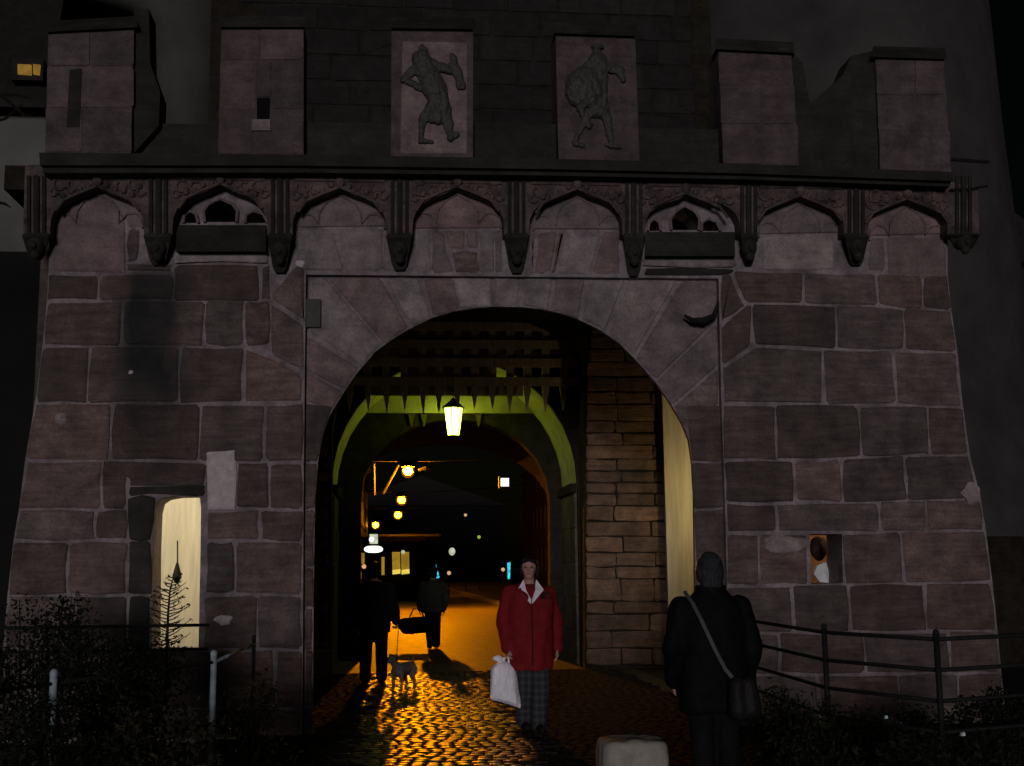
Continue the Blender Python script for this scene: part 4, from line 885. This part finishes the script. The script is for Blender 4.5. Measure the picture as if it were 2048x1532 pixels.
# ------------------------------------------------------------------ shrubs, twigs
def leaf_tris(mb, c, s, rnd):
    a = Vector((rnd.gauss(0, 1), rnd.gauss(0, 1), rnd.gauss(0, 1))).normalized(); b = a.orthogonal().normalized(); b.rotate(Matrix.Rotation(rnd.uniform(0, 6.28), 3, a)); n_ = a.cross(b)
    mb.add([c, c+a*s*.5+b*s*.22, c+a*s, c+a*s*.5-b*s*.22+n_*s*.08], [(0, 1, 2, 3)])
def shrub(x, y, rx, ry, h, nl, label, seed, m='leaf', leaf=.06, twigs=8, group=None, z0=0):
    rnd = random.Random(seed); t = thing('shrub', label, 'shrub', (x, y, z0), group)
    st = MB(); lf = MB()
    for k in range(twigs):
        a = rnd.uniform(0, 6.28); e = rnd.uniform(.55, 1.0); L_ = h*rnd.uniform(.75, 1.12)
        tip = Vector((x+math.cos(a)*rx*e*.8, y+math.sin(a)*ry*e*.8, z0+L_)); base = Vector((x+math.cos(a)*rx*.15, y+math.sin(a)*ry*.15, z0-.02)); mid = base.lerp(tip, .5)+Vector((rnd.gauss(0, .04), rnd.gauss(0, .04), .08*h))
        pts = [base, base.lerp(mid, .5)+Vector((rnd.gauss(0, .02), 0, .02)), mid, mid.lerp(tip, .6), tip]; st.tube(pts, [.012, .010, .008, .006, .003], 5)
        for j in range(int(nl*2.3)//twigs):
            f = rnd.random()**.75; i = min(3, int(f*4)); c = pts[i].lerp(pts[i+1], f*4-i); sp = .16*h**.5*(1-.75*f)+.02
            leaf_tris(lf, c+Vector((rnd.gauss(0, sp), rnd.gauss(0, sp), rnd.gauss(0, sp*.7))), leaf*rnd.uniform(.5, 1.1), rnd)
    st.obj('stems', M['bark'], t); o = lf.obj('foliage', M[m], t); return t
gl = 'dark shrubs left of the gate'; gr_ = 'low shrubs right of the gate'
def sh_at(px, py, z, Y): p = P(px, py, Y); return p
def shpx(px, ytop, Y, wpx, n, label, seed, grp, m='leaf', tw=9, leaf=.05):
    p = P(px, ytop, Y); rx = wpx*(Y-EYE.y)/FPX/2; shrub(p.x, Y, rx, rx*.8, max(.25, p.z), n, label, seed, m, leaf, tw, grp)
shpx(90, 1228, -1.6, 170, 1400, 'dark spiky shrub at the left wall edge with one long thin top twig', 11, gl)
shpx(200, 1262, -1.9, 180, 1600, 'dense dark shrub between the left wall edge and the lit slit', 12, gl)
shpx(290, 1300, -2.0, 170, 1500, 'dark shrub directly below the lit slit', 13, gl)
shpx(40, 1300, -4.2, 220, 1300, 'dark shrub behind the left galvanised post', 14, gl)
shpx(250, 1335, -4.0, 240, 1700, 'wide dark shrub between the two galvanised posts', 15, gl)
shpx(480, 1385, -3.0, 150, 700, 'thin low shrub by the far dark railing post', 16, gl, 'leaf_b', 7)
shpx(340, 1440, -4.6, 220, 900, 'low leafy shrub at the foot of the second galvanised post', 17, gl, 'leaf_b')
shpx(150, 1430, -4.9, 240, 1100, 'low dark shrub in front of the left post', 18, gl)
for i, (x, y, Y, w_, lab) in enumerate(((1560, 1405, -3.0, 180, 'low dark shrub right beside the person in the dark coat'), (1720, 1420, -2.8, 200, 'low dark shrub under the second iron railing post'), (1880, 1415, -2.6, 220, 'low dark shrub below the corner of the iron railing'), (2010, 1400, -2.9, 180, 'low dark shrub at the right picture edge'), (1640, 1470, -4.6, 220, 'nearest low shrub in front of the iron railing'), (1860, 1480, -4.6, 260, 'wide low shrub along the bottom right'))):
    shpx(x, y, Y, w_, 900, lab, 30+i, gr_, 'leaf')
# the fine branched sprig standing up in front of the slit
rnd = random.Random(21); b0 = P(334, 1330, -1.5); t = thing('sprig', 'thin upright twig with short side shoots silhouetted against the lit slit', 'twig', (b0.x, -1.5, 0))
pts = [Vector((b0.x, -1.5, -.02)), P(334, 1300, -1.5), P(336, 1230, -1.5), P(340, 1180, -1.5), P(348, 1148, -1.5)]
MB().tube(pts, [.014, .012, .010, .007, .003], 6).obj('stem', M['bark'], t)
sb = MB()
for k in range(44):
    y = 1155+k*3.2; i = 0; c = P(float(np.interp(y, [1148, 1180, 1230, 1300], [348, 340, 336, 334])), y, -1.5); s = 1 if k % 2 else -1
    L_ = (.06+.11*min(1, (y-1148)/70))*rnd.uniform(.5, 1.15); tip = c+Vector((s*L_, rnd.uniform(-.4, .4)*L_, L_*rnd.uniform(.25, .7))); sb.tube([c, c.lerp(tip, .5)+Vector((0, 0, -.01)), tip], [.005, .004, .002], 4)
    for j in range(3): q = c.lerp(tip, rnd.uniform(.3, 1)); leaf_tris(sb, q, .035, rnd)
sb.obj('side_shoots', M['bark'], t)
# bare tree on the left, mostly outside the frame
t = thing('bare_tree', 'bare tree at the left edge reaching thin branches into the picture', 'tree', (-6.2, -.6, 0))
MB().tube([(-6.2, -.6, -.02), (-6.15, -.6, 2.2), (-6.3, -.5, 4.6), (-6.2, -.5, 6.8)], [.13, .11, .08, .03], 8).obj('trunk', M['bark'], t)
br = MB()
for a, pts in (((4.2), [(-20, 175), (20, 205), (50, 232), (70, 226)]), (4.6, [(-20, 190), (30, 190), (62, 196)]), (3.5, [(-40, 395), (10, 408), (22, 415)]), (5.0, [(-40, 250), (10, 238), (48, 206)])):
    q = [Vector((-6.25, -.55, a))]+[P(x, y, -.6) for x, y in pts]; br.tube(q, [.03]+[.014]*(len(q)-2)+[.004], 5)
br.obj('branches', M['bark'], t)
t = thing('iron_bracket', 'thin iron rod bracket at the right end of the cornice', 'bracket', P(1905, 320, -.1))
MB().tube([P(1890, 318, -.2), P(1930, 321, -.2), P(1978, 324, -.2)], .018, 6).obj('rod', M['iron'], t); MB().tube([P(1900, 380, -.2), P(1940, 378, -.2), P(1975, 372, -.2)], .014, 6).obj('rod', M['iron'], t)
for x, y, lab in ((1772, 1434, 'tiny pale blue scrap of litter glinting among the right shrubs'), (1926, 1468, 'tiny pale scrap of litter near the bottom right corner')):
    p = P(x, y, -3.6 if x < 1800 else -4.9); t = thing('litter_scrap', lab, 'litter', p); MB().loft([[(p.x-.012, p.y-.01, p.z-.010), (p.x+.010, p.y-.01, p.z-.008), (p.x+.012, p.y+.02, p.z-.006), (p.x-.01, p.y+.02, p.z-.010)], [(p.x-.006, p.y, p.z+.008), (p.x+.006, p.y-.01, p.z+.012), (p.x+.009, p.y+.015, p.z+.010), (p.x-.005, p.y+.02, p.z+.007)]]).obj('scrap', M['glint'], t)  # pale chips paint the small glints of light in the shrubs

# ------------------------------------------------------------------ people
def moved(mb, loc, rz=0.0, s=1.0):
    T = Matrix.Translation(Vector(loc)) @ Matrix.Rotation(rz, 4, 'Z') @ Matrix.Scale(s, 4)
    mb.v = [tuple(T @ Vector(v)) for v in mb.v]; return mb
def hand(mb, wr, d, side, curl=.35, s=1.0):
    """palm, four unequal bent fingers and a thumb; wr wrist, d direction of the hand, side = +1/-1 where the thumb leaves (towards the front, -y)"""
    d = Vector(d).normalized(); wr = Vector(wr); fwd_ = Vector((0, -1, 0)); fwd_ = (fwd_-d*fwd_.dot(d)).normalized(); inn = Vector((-side, 0, 0)); inn = (inn-d*inn.dot(d)-fwd_*inn.dot(fwd_)).normalized()
    for k, (o, L_) in enumerate(((.030, .072), (.010, .080), (-.010, .076), (-.029, .060))):
        base = wr+d*.085*s+fwd_*o*s; mb.cap(wr+d*.02*s+fwd_*o*.6*s, base, .015*s, .012*s, 8)
        m1 = base+(d*math.cos(curl)+inn*math.sin(curl))*L_*.48*s; m2 = m1+(d*math.cos(curl*2.3)+inn*math.sin(curl*2.3))*L_*.5*s
        mb.cap(base, m1, .0105*s, .0095*s, 8); mb.cap(m1, m2, .0095*s, .0075*s, 8)
    t0 = wr+d*.03*s+fwd_*.026*s; t1 = t0+(fwd_*.75+d*.6+inn*.25).normalized()*.040*s; t2 = t1+(d*.85+inn*.5).normalized()*.032*s
    mb.cap(t0, t1, .014*s, .011*s, 8); mb.cap(t1, t2, .011*s, .008*s, 8)
def figure(name_label, loc, rz, height, arms, legs, mats, coat, voxel=.012, pants=True, group=None, hairkind='short', head_turn=0.0):
    """arms/legs: joints for side -1, +1 in a 1.64 m frame facing -y; coat: rings (z, rx, ry)"""
    s = height/1.64; t = thing('person', name_label, 'person', loc, group, rz)
    body = MB()
    body.cap((0, .005, .93), (0, 0, 1.18), .125, .125, 14); body.cap((0, 0, 1.18), (0, .005, 1.29), .125, .10, 14); body.cap((-.13, .01, 1.275), (.13, .01, 1.275), .052, .052, 12)
    body.cap((0, .02, 1.33), (0, -.005, 1.45), .058, .050, 12)
    hd = MB(); hd.ball((0, -.005, 1.545), (.073, .088, .098), 18, 12); hd.ball((0, -.040, 1.465), (.046, .045, .042), 12, 8); hd.ball((0, -.03, 1.50), (.060, .062, .06), 12, 8)
    hd.cap((0, -.088, 1.545), (0, -.106, 1.512), .009, .0135, 8)
    for sx in (-1, 1): hd.ball((sx*.075, .008, 1.53), (.011, .022, .030), 8, 6); hd.ball((sx*.03, -.078, 1.515), (.022, .018, .02), 8, 6)
    Rt = Matrix.Rotation(head_turn, 4, 'Z'); hd.v = [tuple(Rt @ Vector(v)) for v in hd.v]; body.add(hd.v, hd.f)
    for sd, (sh_, el, wr, hdir, curl) in arms.items():
        body.cap(Vector(sh_)+Vector((-.02*sd, 0, -.03)), el, .042, .038, 10); body.cap(el, wr, .038, .025, 10); hand(body, wr, hdir, sd, curl)
    for sd, (hp, kn, an) in legs.items():
        body.cap(hp, kn, .085, .055, 12); body.cap(kn, an, .056, .036, 12); a = Vector(an); body.cap(a+Vector((0, .025, -.045)), a+Vector((0, -.13, -.055)), .035, .026, 10)
    moved(body, loc, rz, s); skin(body, 'body', mats['skin'], t, voxel*.6, 2)
    for sx in (-1, 1):
        e = MB(); e.ball((sx*.029, -.083, 1.54), .0115, 8, 6); e.v = [tuple(Rt @ Vector(v)) for v in e.v]; moved(e, loc, rz, s).obj('eye', M['eye'], t, True)
    lp = MB(); lp.cap((-.020, -.083, 1.478), (0, -.090, 1.480), .005, .0065, 6); lp.cap((0, -.090, 1.480), (.020, -.083, 1.478), .0065, .005, 6); lp.v = [tuple(Rt @ Vector(v)) for v in lp.v]; moved(lp, loc, rz, s).obj('lips', M['lips'], t, True)
    hr_ = MB(); hr_.ball((0, .022, 1.567), (.088, .094, .092), 16, 10); hr_.ball((0, .052, 1.50), (.078, .055, .085), 12, 8)
    if hairkind == 'bob':
        for sx in (-1, 1): hr_.ball((sx*.074, .012, 1.515), (.024, .05, .085), 10, 7)
        hr_.cap((-.05, -.062, 1.612), (.055, -.058, 1.60), .026, .024, 8)
        hr_.ball((.078, .0, 1.47), (.03, .045, .06), 10, 7)
    if hairkind == 'full': hr_.ball((0, .05, 1.45), (.082, .06, .07), 12, 8); [hr_.ball((sx*.07, .015, 1.52), (.028, .055, .075), 10, 7) for sx in (-1, 1)]
    hr_.v = [tuple(Rt @ Vector(v)) for v in hr_.v]; moved(hr_, loc, rz, s); skin(hr_, 'hair', mats['hair'], t, .010, 2, .006, 30)
    ct = MB(); n = 22
    ct.loft([[(rx*math.copysign(abs(math.cos(q))**.85, math.cos(q)), cy+ry*math.copysign(abs(math.sin(q))**.85, math.sin(q)), z) for q in [2*math.pi*k/n for k in range(n)]] for z, rx, ry, cy in coat])
    for sd, (sh_, el, wr, hdir, curl) in arms.items():
        r0 = mats.get('sleeve', .078); S0 = Vector(sh_)+Vector((-.0*sd, 0, -.01)); ct.cap(S0, el, r0*1.05, r0*.92, 12); ct.cap(el, Vector(wr)+Vector(hdir).normalized()*.0, r0*.92, r0*.72, 12)
    moved(ct, loc, rz, s); skin(ct, mats.get('coat_name', 'jacket'), mats['coat'], t, voxel, 5, mats.get('wr', .010), mats.get('ws', 8))
    if pants:
        pt = MB()
        for sd, (hp, kn, an) in legs.items():
            a = Vector(an); pt.cap(Vector(hp)+Vector((0, 0, .02)), kn, .108, .086, 12); pt.cap(kn, a+Vector((0, .01, .0)), .086, mats.get('cuff', .072), 12)
        moved(pt, loc, rz, s); skin(pt, 'trousers', mats['pants'], t, voxel, 3, .007, 9)
    for sd, (hp, kn, an) in legs.items():
        a = Vector(an); so_ = MB(); so_.cap(a+Vector((0, .03, -.04)), a+Vector((0, -.15, -.047)), .045, .036, 10); so_.cap(a+Vector((0, .02, -.03)), a+Vector((0, 0, .03)), .045, .045, 10)
        for i, v in enumerate(so_.v): so_.v[i] = (v[0], v[1], max(v[2], .003))
        moved(so_, loc, rz, s).obj('shoe', M['leather'], t, True)
    return t, s
def at_px(px, py, d):                                # ground point below a picture point, at a distance
    p = P(px, py, EYE.y+d); return Vector((p.x, p.y, 0))
# woman in red
WD = 11.55; wl = at_px(1060, 1300, WD)
wm, ws = figure('woman in red jacket with white collar and plaid trousers standing under the arch', wl, R(5), 1.62,
    {-1: ((-.18, .005, 1.30), (-.25, .02, 1.03), (-.222, -.05, .79), (-.02, -.12, -1), .9), 1: ((.18, .01, 1.285), (.275, .07, 1.02), (.270, .03, .78), (.0, -.10, -1), .4)},
    {-1: ((-.085, 0, .80), (-.065, .02, .46), (-.045, .10, .09)), 1: ((.085, 0, .80), (.085, -.07, .46), (.060, -.10, .09))},
    dict(skin=M['skin'], hair=M['hair_d'], coat=M['red'], pants=M['plaid'], sleeve=.086, wr=.020, ws=7, cuff=.078),
    [(.57, .220, .160, 0), (.66, .228, .165, 0), (.80, .228, .165, -.005), (.98, .235, .165, -.005), (1.15, .238, .165, -.005), (1.27, .232, .148, 0), (1.345, .165, .115, .005), (1.385, .095, .085, .01)], .013, hairkind='bob', head_turn=R(-14))
for sx in (-1, 1):                                   # open white collar
    fp = [(.062, -.070, 1.425), (.128, -.105, 1.325), (.085, -.158, 1.285), (.006, -.182, 1.195), (.002, -.180, 1.235), (.044, -.130, 1.325), (.050, -.085, 1.38)]
    f2 = [Vector((sx*x, y, z)) for x, y, z in fp]; mb = MB(); n = len(f2)
    mb.add(f2+[v+Vector((0, .028, -.004)) for v in f2], [tuple(range(n)), tuple(range(2*n-1, n-1, -1))]+[(i, n+i, n+(i+1) % n, (i+1) % n) for i in range(n)])
    moved(mb, wl, 0, ws).obj('collar', M['white_cloth'], wm)
mb = MB(); q = [Vector(v) for v in ((.10, -.128, 1.30), (.175, -.09, 1.31), (.205, -.105, 1.235), (.085, -.168, 1.245))]; mb.add(q+[v+Vector((0, .03, 0)) for v in q], [(0, 1, 2, 3), (7, 6, 5, 4)]+[(i, 4+i, 4+(i+1) % 4, (i+1) % 4) for i in range(4)]); moved(mb, wl, 0, ws).obj('shoulder_patch', M['maroon'], wm)
mb = MB(); mb.tube([(0, -.185, 1.20), (.004, -.192, .95), (0, -.188, .62)], .006, 5); moved(mb, wl, 0, ws).obj('zip', M['maroon'], wm)
# white carrier bag in her hand
hx = wl+Vector((-.235, -.07, .69))*ws; pb = thing('carrier_bag', 'white plastic carrier bag hanging from the hand of the woman in red', 'bag', hx-Vector((0, 0, .45)))
bw = MB(); rings = []; n = 28; rb = random.Random(4)
for k, (f, rx, ry) in enumerate(((0, .03, .02), (.06, .075, .045), (.16, .112, .06), (.45, .125, .075), (.75, .138, .08), (.93, .142, .065), (1, .135, .03))):
    ring = []
    for j in range(n):
        a = 2*math.pi*j/n; pl_ = 1+.07*math.sin(a*7+f*2)*(1-.3*f); x = rx*math.cos(a)*pl_; ring.append((hx.x-.035+x+.02*f, hx.y-.03+ry*math.sin(a)*pl_, hx.z-.03-.37*f-.10*f*(x/.14)*(.6 if x > 0 else .25)))
    rings.append(ring)
bw.loft(rings); skin(bw, 'film', M['plastic'], pb, .007, 2, .006, 18)
mb = MB(); mb.tube([hx+Vector((-.03, -.03, -.05)), hx+Vector((-.02, -.03, .005)), hx+Vector((.015, -.02, .02)), hx+Vector((.02, -.03, -.05))], .012, 8)
mb.ball(hx+Vector((-.085, -.03, .0)), (.05, .03, .032), 10, 7); mb.cap(hx+Vector((-.085, -.03, .0)), hx+Vector((-.03, -.03, -.06)), .03, .02, 8); skin(mb, 'handle', M['plastic'], pb, .007, 2, .005, 25)
# person in the dark coat, right foreground, seen from behind
DD = 7.9; dl = at_px(1424, 1300, DD)
dp, ds = figure('person in long dark coat seen from behind, nearest the camera on the right', dl, math.pi, 1.60,
    {-1: ((-.20, .0, 1.29), (-.27, .03, 1.02), (-.235, -.03, .80), (.02, -.15, -1), .5), 1: ((.20, .0, 1.29), (.275, .02, 1.02), (.25, -.10, .80), (-.1, -.4, -.8), .6)},
    {-1: ((-.085, 0, .80), (-.085, -.02, .46), (-.09, .02, .09)), 1: ((.085, 0, .80), (.085, -.02, .46), (.09, .02, .09))},
    dict(skin=M['skin'], hair=M['hair_g'], coat=M['navy_cloth'], pants=M['black_cloth'], sleeve=.085, coat_name='coat', wr=.012),
    [(.60, .235, .17, 0), (.75, .245, .175, 0), (.95, .235, .165, 0), (1.15, .24, .165, 0), (1.27, .225, .145, .005), (1.345, .16, .115, .01), (1.40, .10, .09, .01)], .013, hairkind='full')
mb = MB(); mb.loft([[(x, y, z) for x, y in [(.105*math.cos(q), .01+.095*math.sin(q)) for q in [2*math.pi*k/16 for k in range(16)]]] for z in (1.35, 1.40, 1.435)]); moved(mb, dl, math.pi, ds); skin(mb, 'coat_collar', M['navy_cloth'], dp, .012, 3, .006, 14)
yb_ = dl.y-.205
sbg = thing('shoulder_bag', 'dark shoulder bag with a pale diagonal strap on the person in the dark coat', 'bag', P(1482, 1420, yb_))
st_ = [P(1368, 1182, dl.y-.06), P(1384, 1205, dl.y-.14), P(1402, 1240, yb_+.01), P(1430, 1300, yb_-.006), P(1450, 1338, yb_-.008), P(1470, 1362, yb_-.02)]
mb = MB(); rings = []
for i, p in enumerate(st_):
    tt = (st_[min(i+1, 5)]-st_[max(0, i-1)]).normalized(); sd_ = tt.cross(Vector((0, 1, 0))).normalized(); rings.append([p-sd_*.012, p-sd_*.012+Vector((0, -.007, 0)), p+sd_*.012+Vector((0, -.007, 0)), p+sd_*.012])
mb.loft(rings); mb.obj('strap', M['strap'], sbg)
mb = MB(); c = P(1484, 1392, yb_-.04); mb.cap(c+Vector((-.03, 0, .07)), c+Vector((-.025, 0, -.09)), .055, .07, 12); mb.cap(c+Vector((.05, 0, .07)), c+Vector((.055, 0, -.09)), .055, .07, 12)
skin(mb, 'pouch', M['leather'], sbg, .012, 4, .006, 14)
# man with the dog
md = 16.6; ml = at_px(748, 1250, md)
mp, ms = figure('man in a black jacket seen from behind walking a small dog through the gate', ml, math.pi, 1.60,
    {-1: ((-.20, .0, 1.29), (-.27, .01, 1.03), (-.31, -.10, .83), (-.1, -.4, -.8), .9), 1: ((.20, .0, 1.29), (.27, .03, 1.03), (.24, -.02, .80), (0, -.1, -1), .4)},
    {-1: ((-.09, 0, .80), (-.105, -.05, .46), (-.11, .0, .09)), 1: ((.09, 0, .80), (.105, .02, .46), (.115, .06, .09))},
    dict(skin=M['skin'], hair=M['hair_d'], coat=M['black_cloth'], pants=M['denim'], sleeve=.088, cuff=.078),
    [(.68, .225, .165, 0), (.85, .235, .17, 0), (1.1, .24, .165, 0), (1.27, .23, .145, .005), (1.345, .16, .115, .01), (1.39, .09, .085, .01)], .016)
def dog(loc, rz, s):
    t = thing('dog', 'small grey and white terrier on a lead beside the man in black', 'dog', loc, None, rz)
    b = MB()
    b.cap((0, -.13, .255), (0, .02, .26), .085, .078, 14); b.cap((0, .02, .26), (0, .15, .275), .075, .068, 14)
    b.cap((0, -.17, .29), (0, -.245, .37), .058, .045, 12)
    b.ball((0, -.27, .395), (.052, .06, .05), 14, 9); b.cap((0, -.30, .385), (0, -.365, .372), .034, .022, 10)
    for sx in (-1, 1):
        b.cap((sx*.035, -.26, .435), (sx*.05, -.255, .395), .018, .012, 8)
        b.cap((sx*.055, -.155, .23), (sx*.058, -.145, .12), .036, .022, 10); b.cap((sx*.058, -.145, .12), (sx*.058, -.155, .02), .021, .018, 10); b.cap((sx*.058, -.155, .018), (sx*.058, -.185, .015), .02, .016, 8)
        b.cap((sx*.05, .14, .25), (sx*.06, .095, .155), .052, .034, 10); b.cap((sx*.06, .095, .155), (sx*.06, .165, .09), .03, .019, 10); b.cap((sx*.06, .165, .09), (sx*.06, .15, .02), .018, .016, 10); b.cap((sx*.06, .15, .018), (sx*.06, .115, .015), .019, .016, 8)
    b.cap((0, .19, .30), (0, .235, .40), .022, .010, 8)
    moved(b, loc, rz, s); skin(b, 'body', M['fur'], t, .012, 2, .010, 40)
    for sx in (-1, 1): e = MB(); e.ball((sx*.028, -.315, .405), .009, 8, 6); moved(e, loc, rz, s).obj('eye', M['eye'], t, True)
    e = MB(); e.ball((0, -.385, .375), .013, 8, 6); moved(e, loc, rz, s).obj('nose', M['eye'], t, True)
    h = MB(); h.ball((0, -.262, .40), (.056, .055, .052), 12, 8); [h.cap((sx*.045, -.25, .44), (sx*.062, -.265, .385), .02, .014, 8) for sx in (-1, 1)]; moved(h, loc, rz, s); skin(h, 'dark_ears', M['fur_dark'], t, .010, 2, .006, 40)
    return t
dgl = at_px(808, 1368, 15.6); dog(dgl, R(-32), 1.02)
hnd = ml+Vector((.33, .16, .76)); nk = dgl+Vector((-.10, -.20, .36))
ld = thing('dog_lead', 'thin dark lead running from the hand of the man down to the dog', 'lead', nk)
MB().tube([hnd, hnd.lerp(nk, .35)+Vector((0, 0, -.05)), hnd.lerp(nk, .7)+Vector((0, 0, -.06)), nk], .007, 5).obj('cord', M['leather'], ld)
# person in the grey jacket farther in
gd = 23.3; gll = at_px(866, 1250, gd)
gp, gs = figure('person in a grey jacket and dark trousers seen from behind beyond the passage', gll, math.pi+R(12), 1.52,
    {-1: ((-.20, .0, 1.29), (-.27, .02, 1.03), (-.24, -.03, .80), (0, -.1, -1), .4), 1: ((.20, .0, 1.29), (.28, .02, 1.03), (.27, -.02, .80), (0, -.1, -1), .8)},
    {-1: ((-.08, 0, .80), (-.08, -.01, .46), (-.075, .01, .09)), 1: ((.08, 0, .80), (.075, .0, .46), (.07, .03, .09))},
    dict(skin=M['skin'], hair=M['hair_d'], coat=M['grey_cloth'], pants=M['black_cloth'], sleeve=.085),
    [(.72, .225, .165, 0), (.9, .235, .17, 0), (1.1, .24, .165, 0), (1.27, .23, .145, .005), (1.345, .16, .115, .01), (1.39, .09, .085, .01)], .018)
p = P(832, 1248, EYE.y+gd-.1); bg_ = thing('holdall', 'big black holdall carried low beside the person in the grey jacket', 'bag', (p.x, p.y, P(832, 1268, p.y).z))
mb = MB(); mb.cap(p+Vector((-.20, 0, -.02)), p+Vector((.18, 0, 0)), .14, .15, 14); mb.cap(p+Vector((-.2, 0, -.08)), p+Vector((.2, 0, -.06)), .11, .11, 14); skin(mb, 'bag_body', M['black_cloth'], bg_, .02, 4, .01, 9)
MB().tube([p+Vector((-.13, 0, .1)), p+Vector((-.05, 0, .28)), p+Vector((.10, 0, .28)), p+Vector((.15, 0, .1))], .016, 6).obj('handle', M['black_cloth'], bg_)
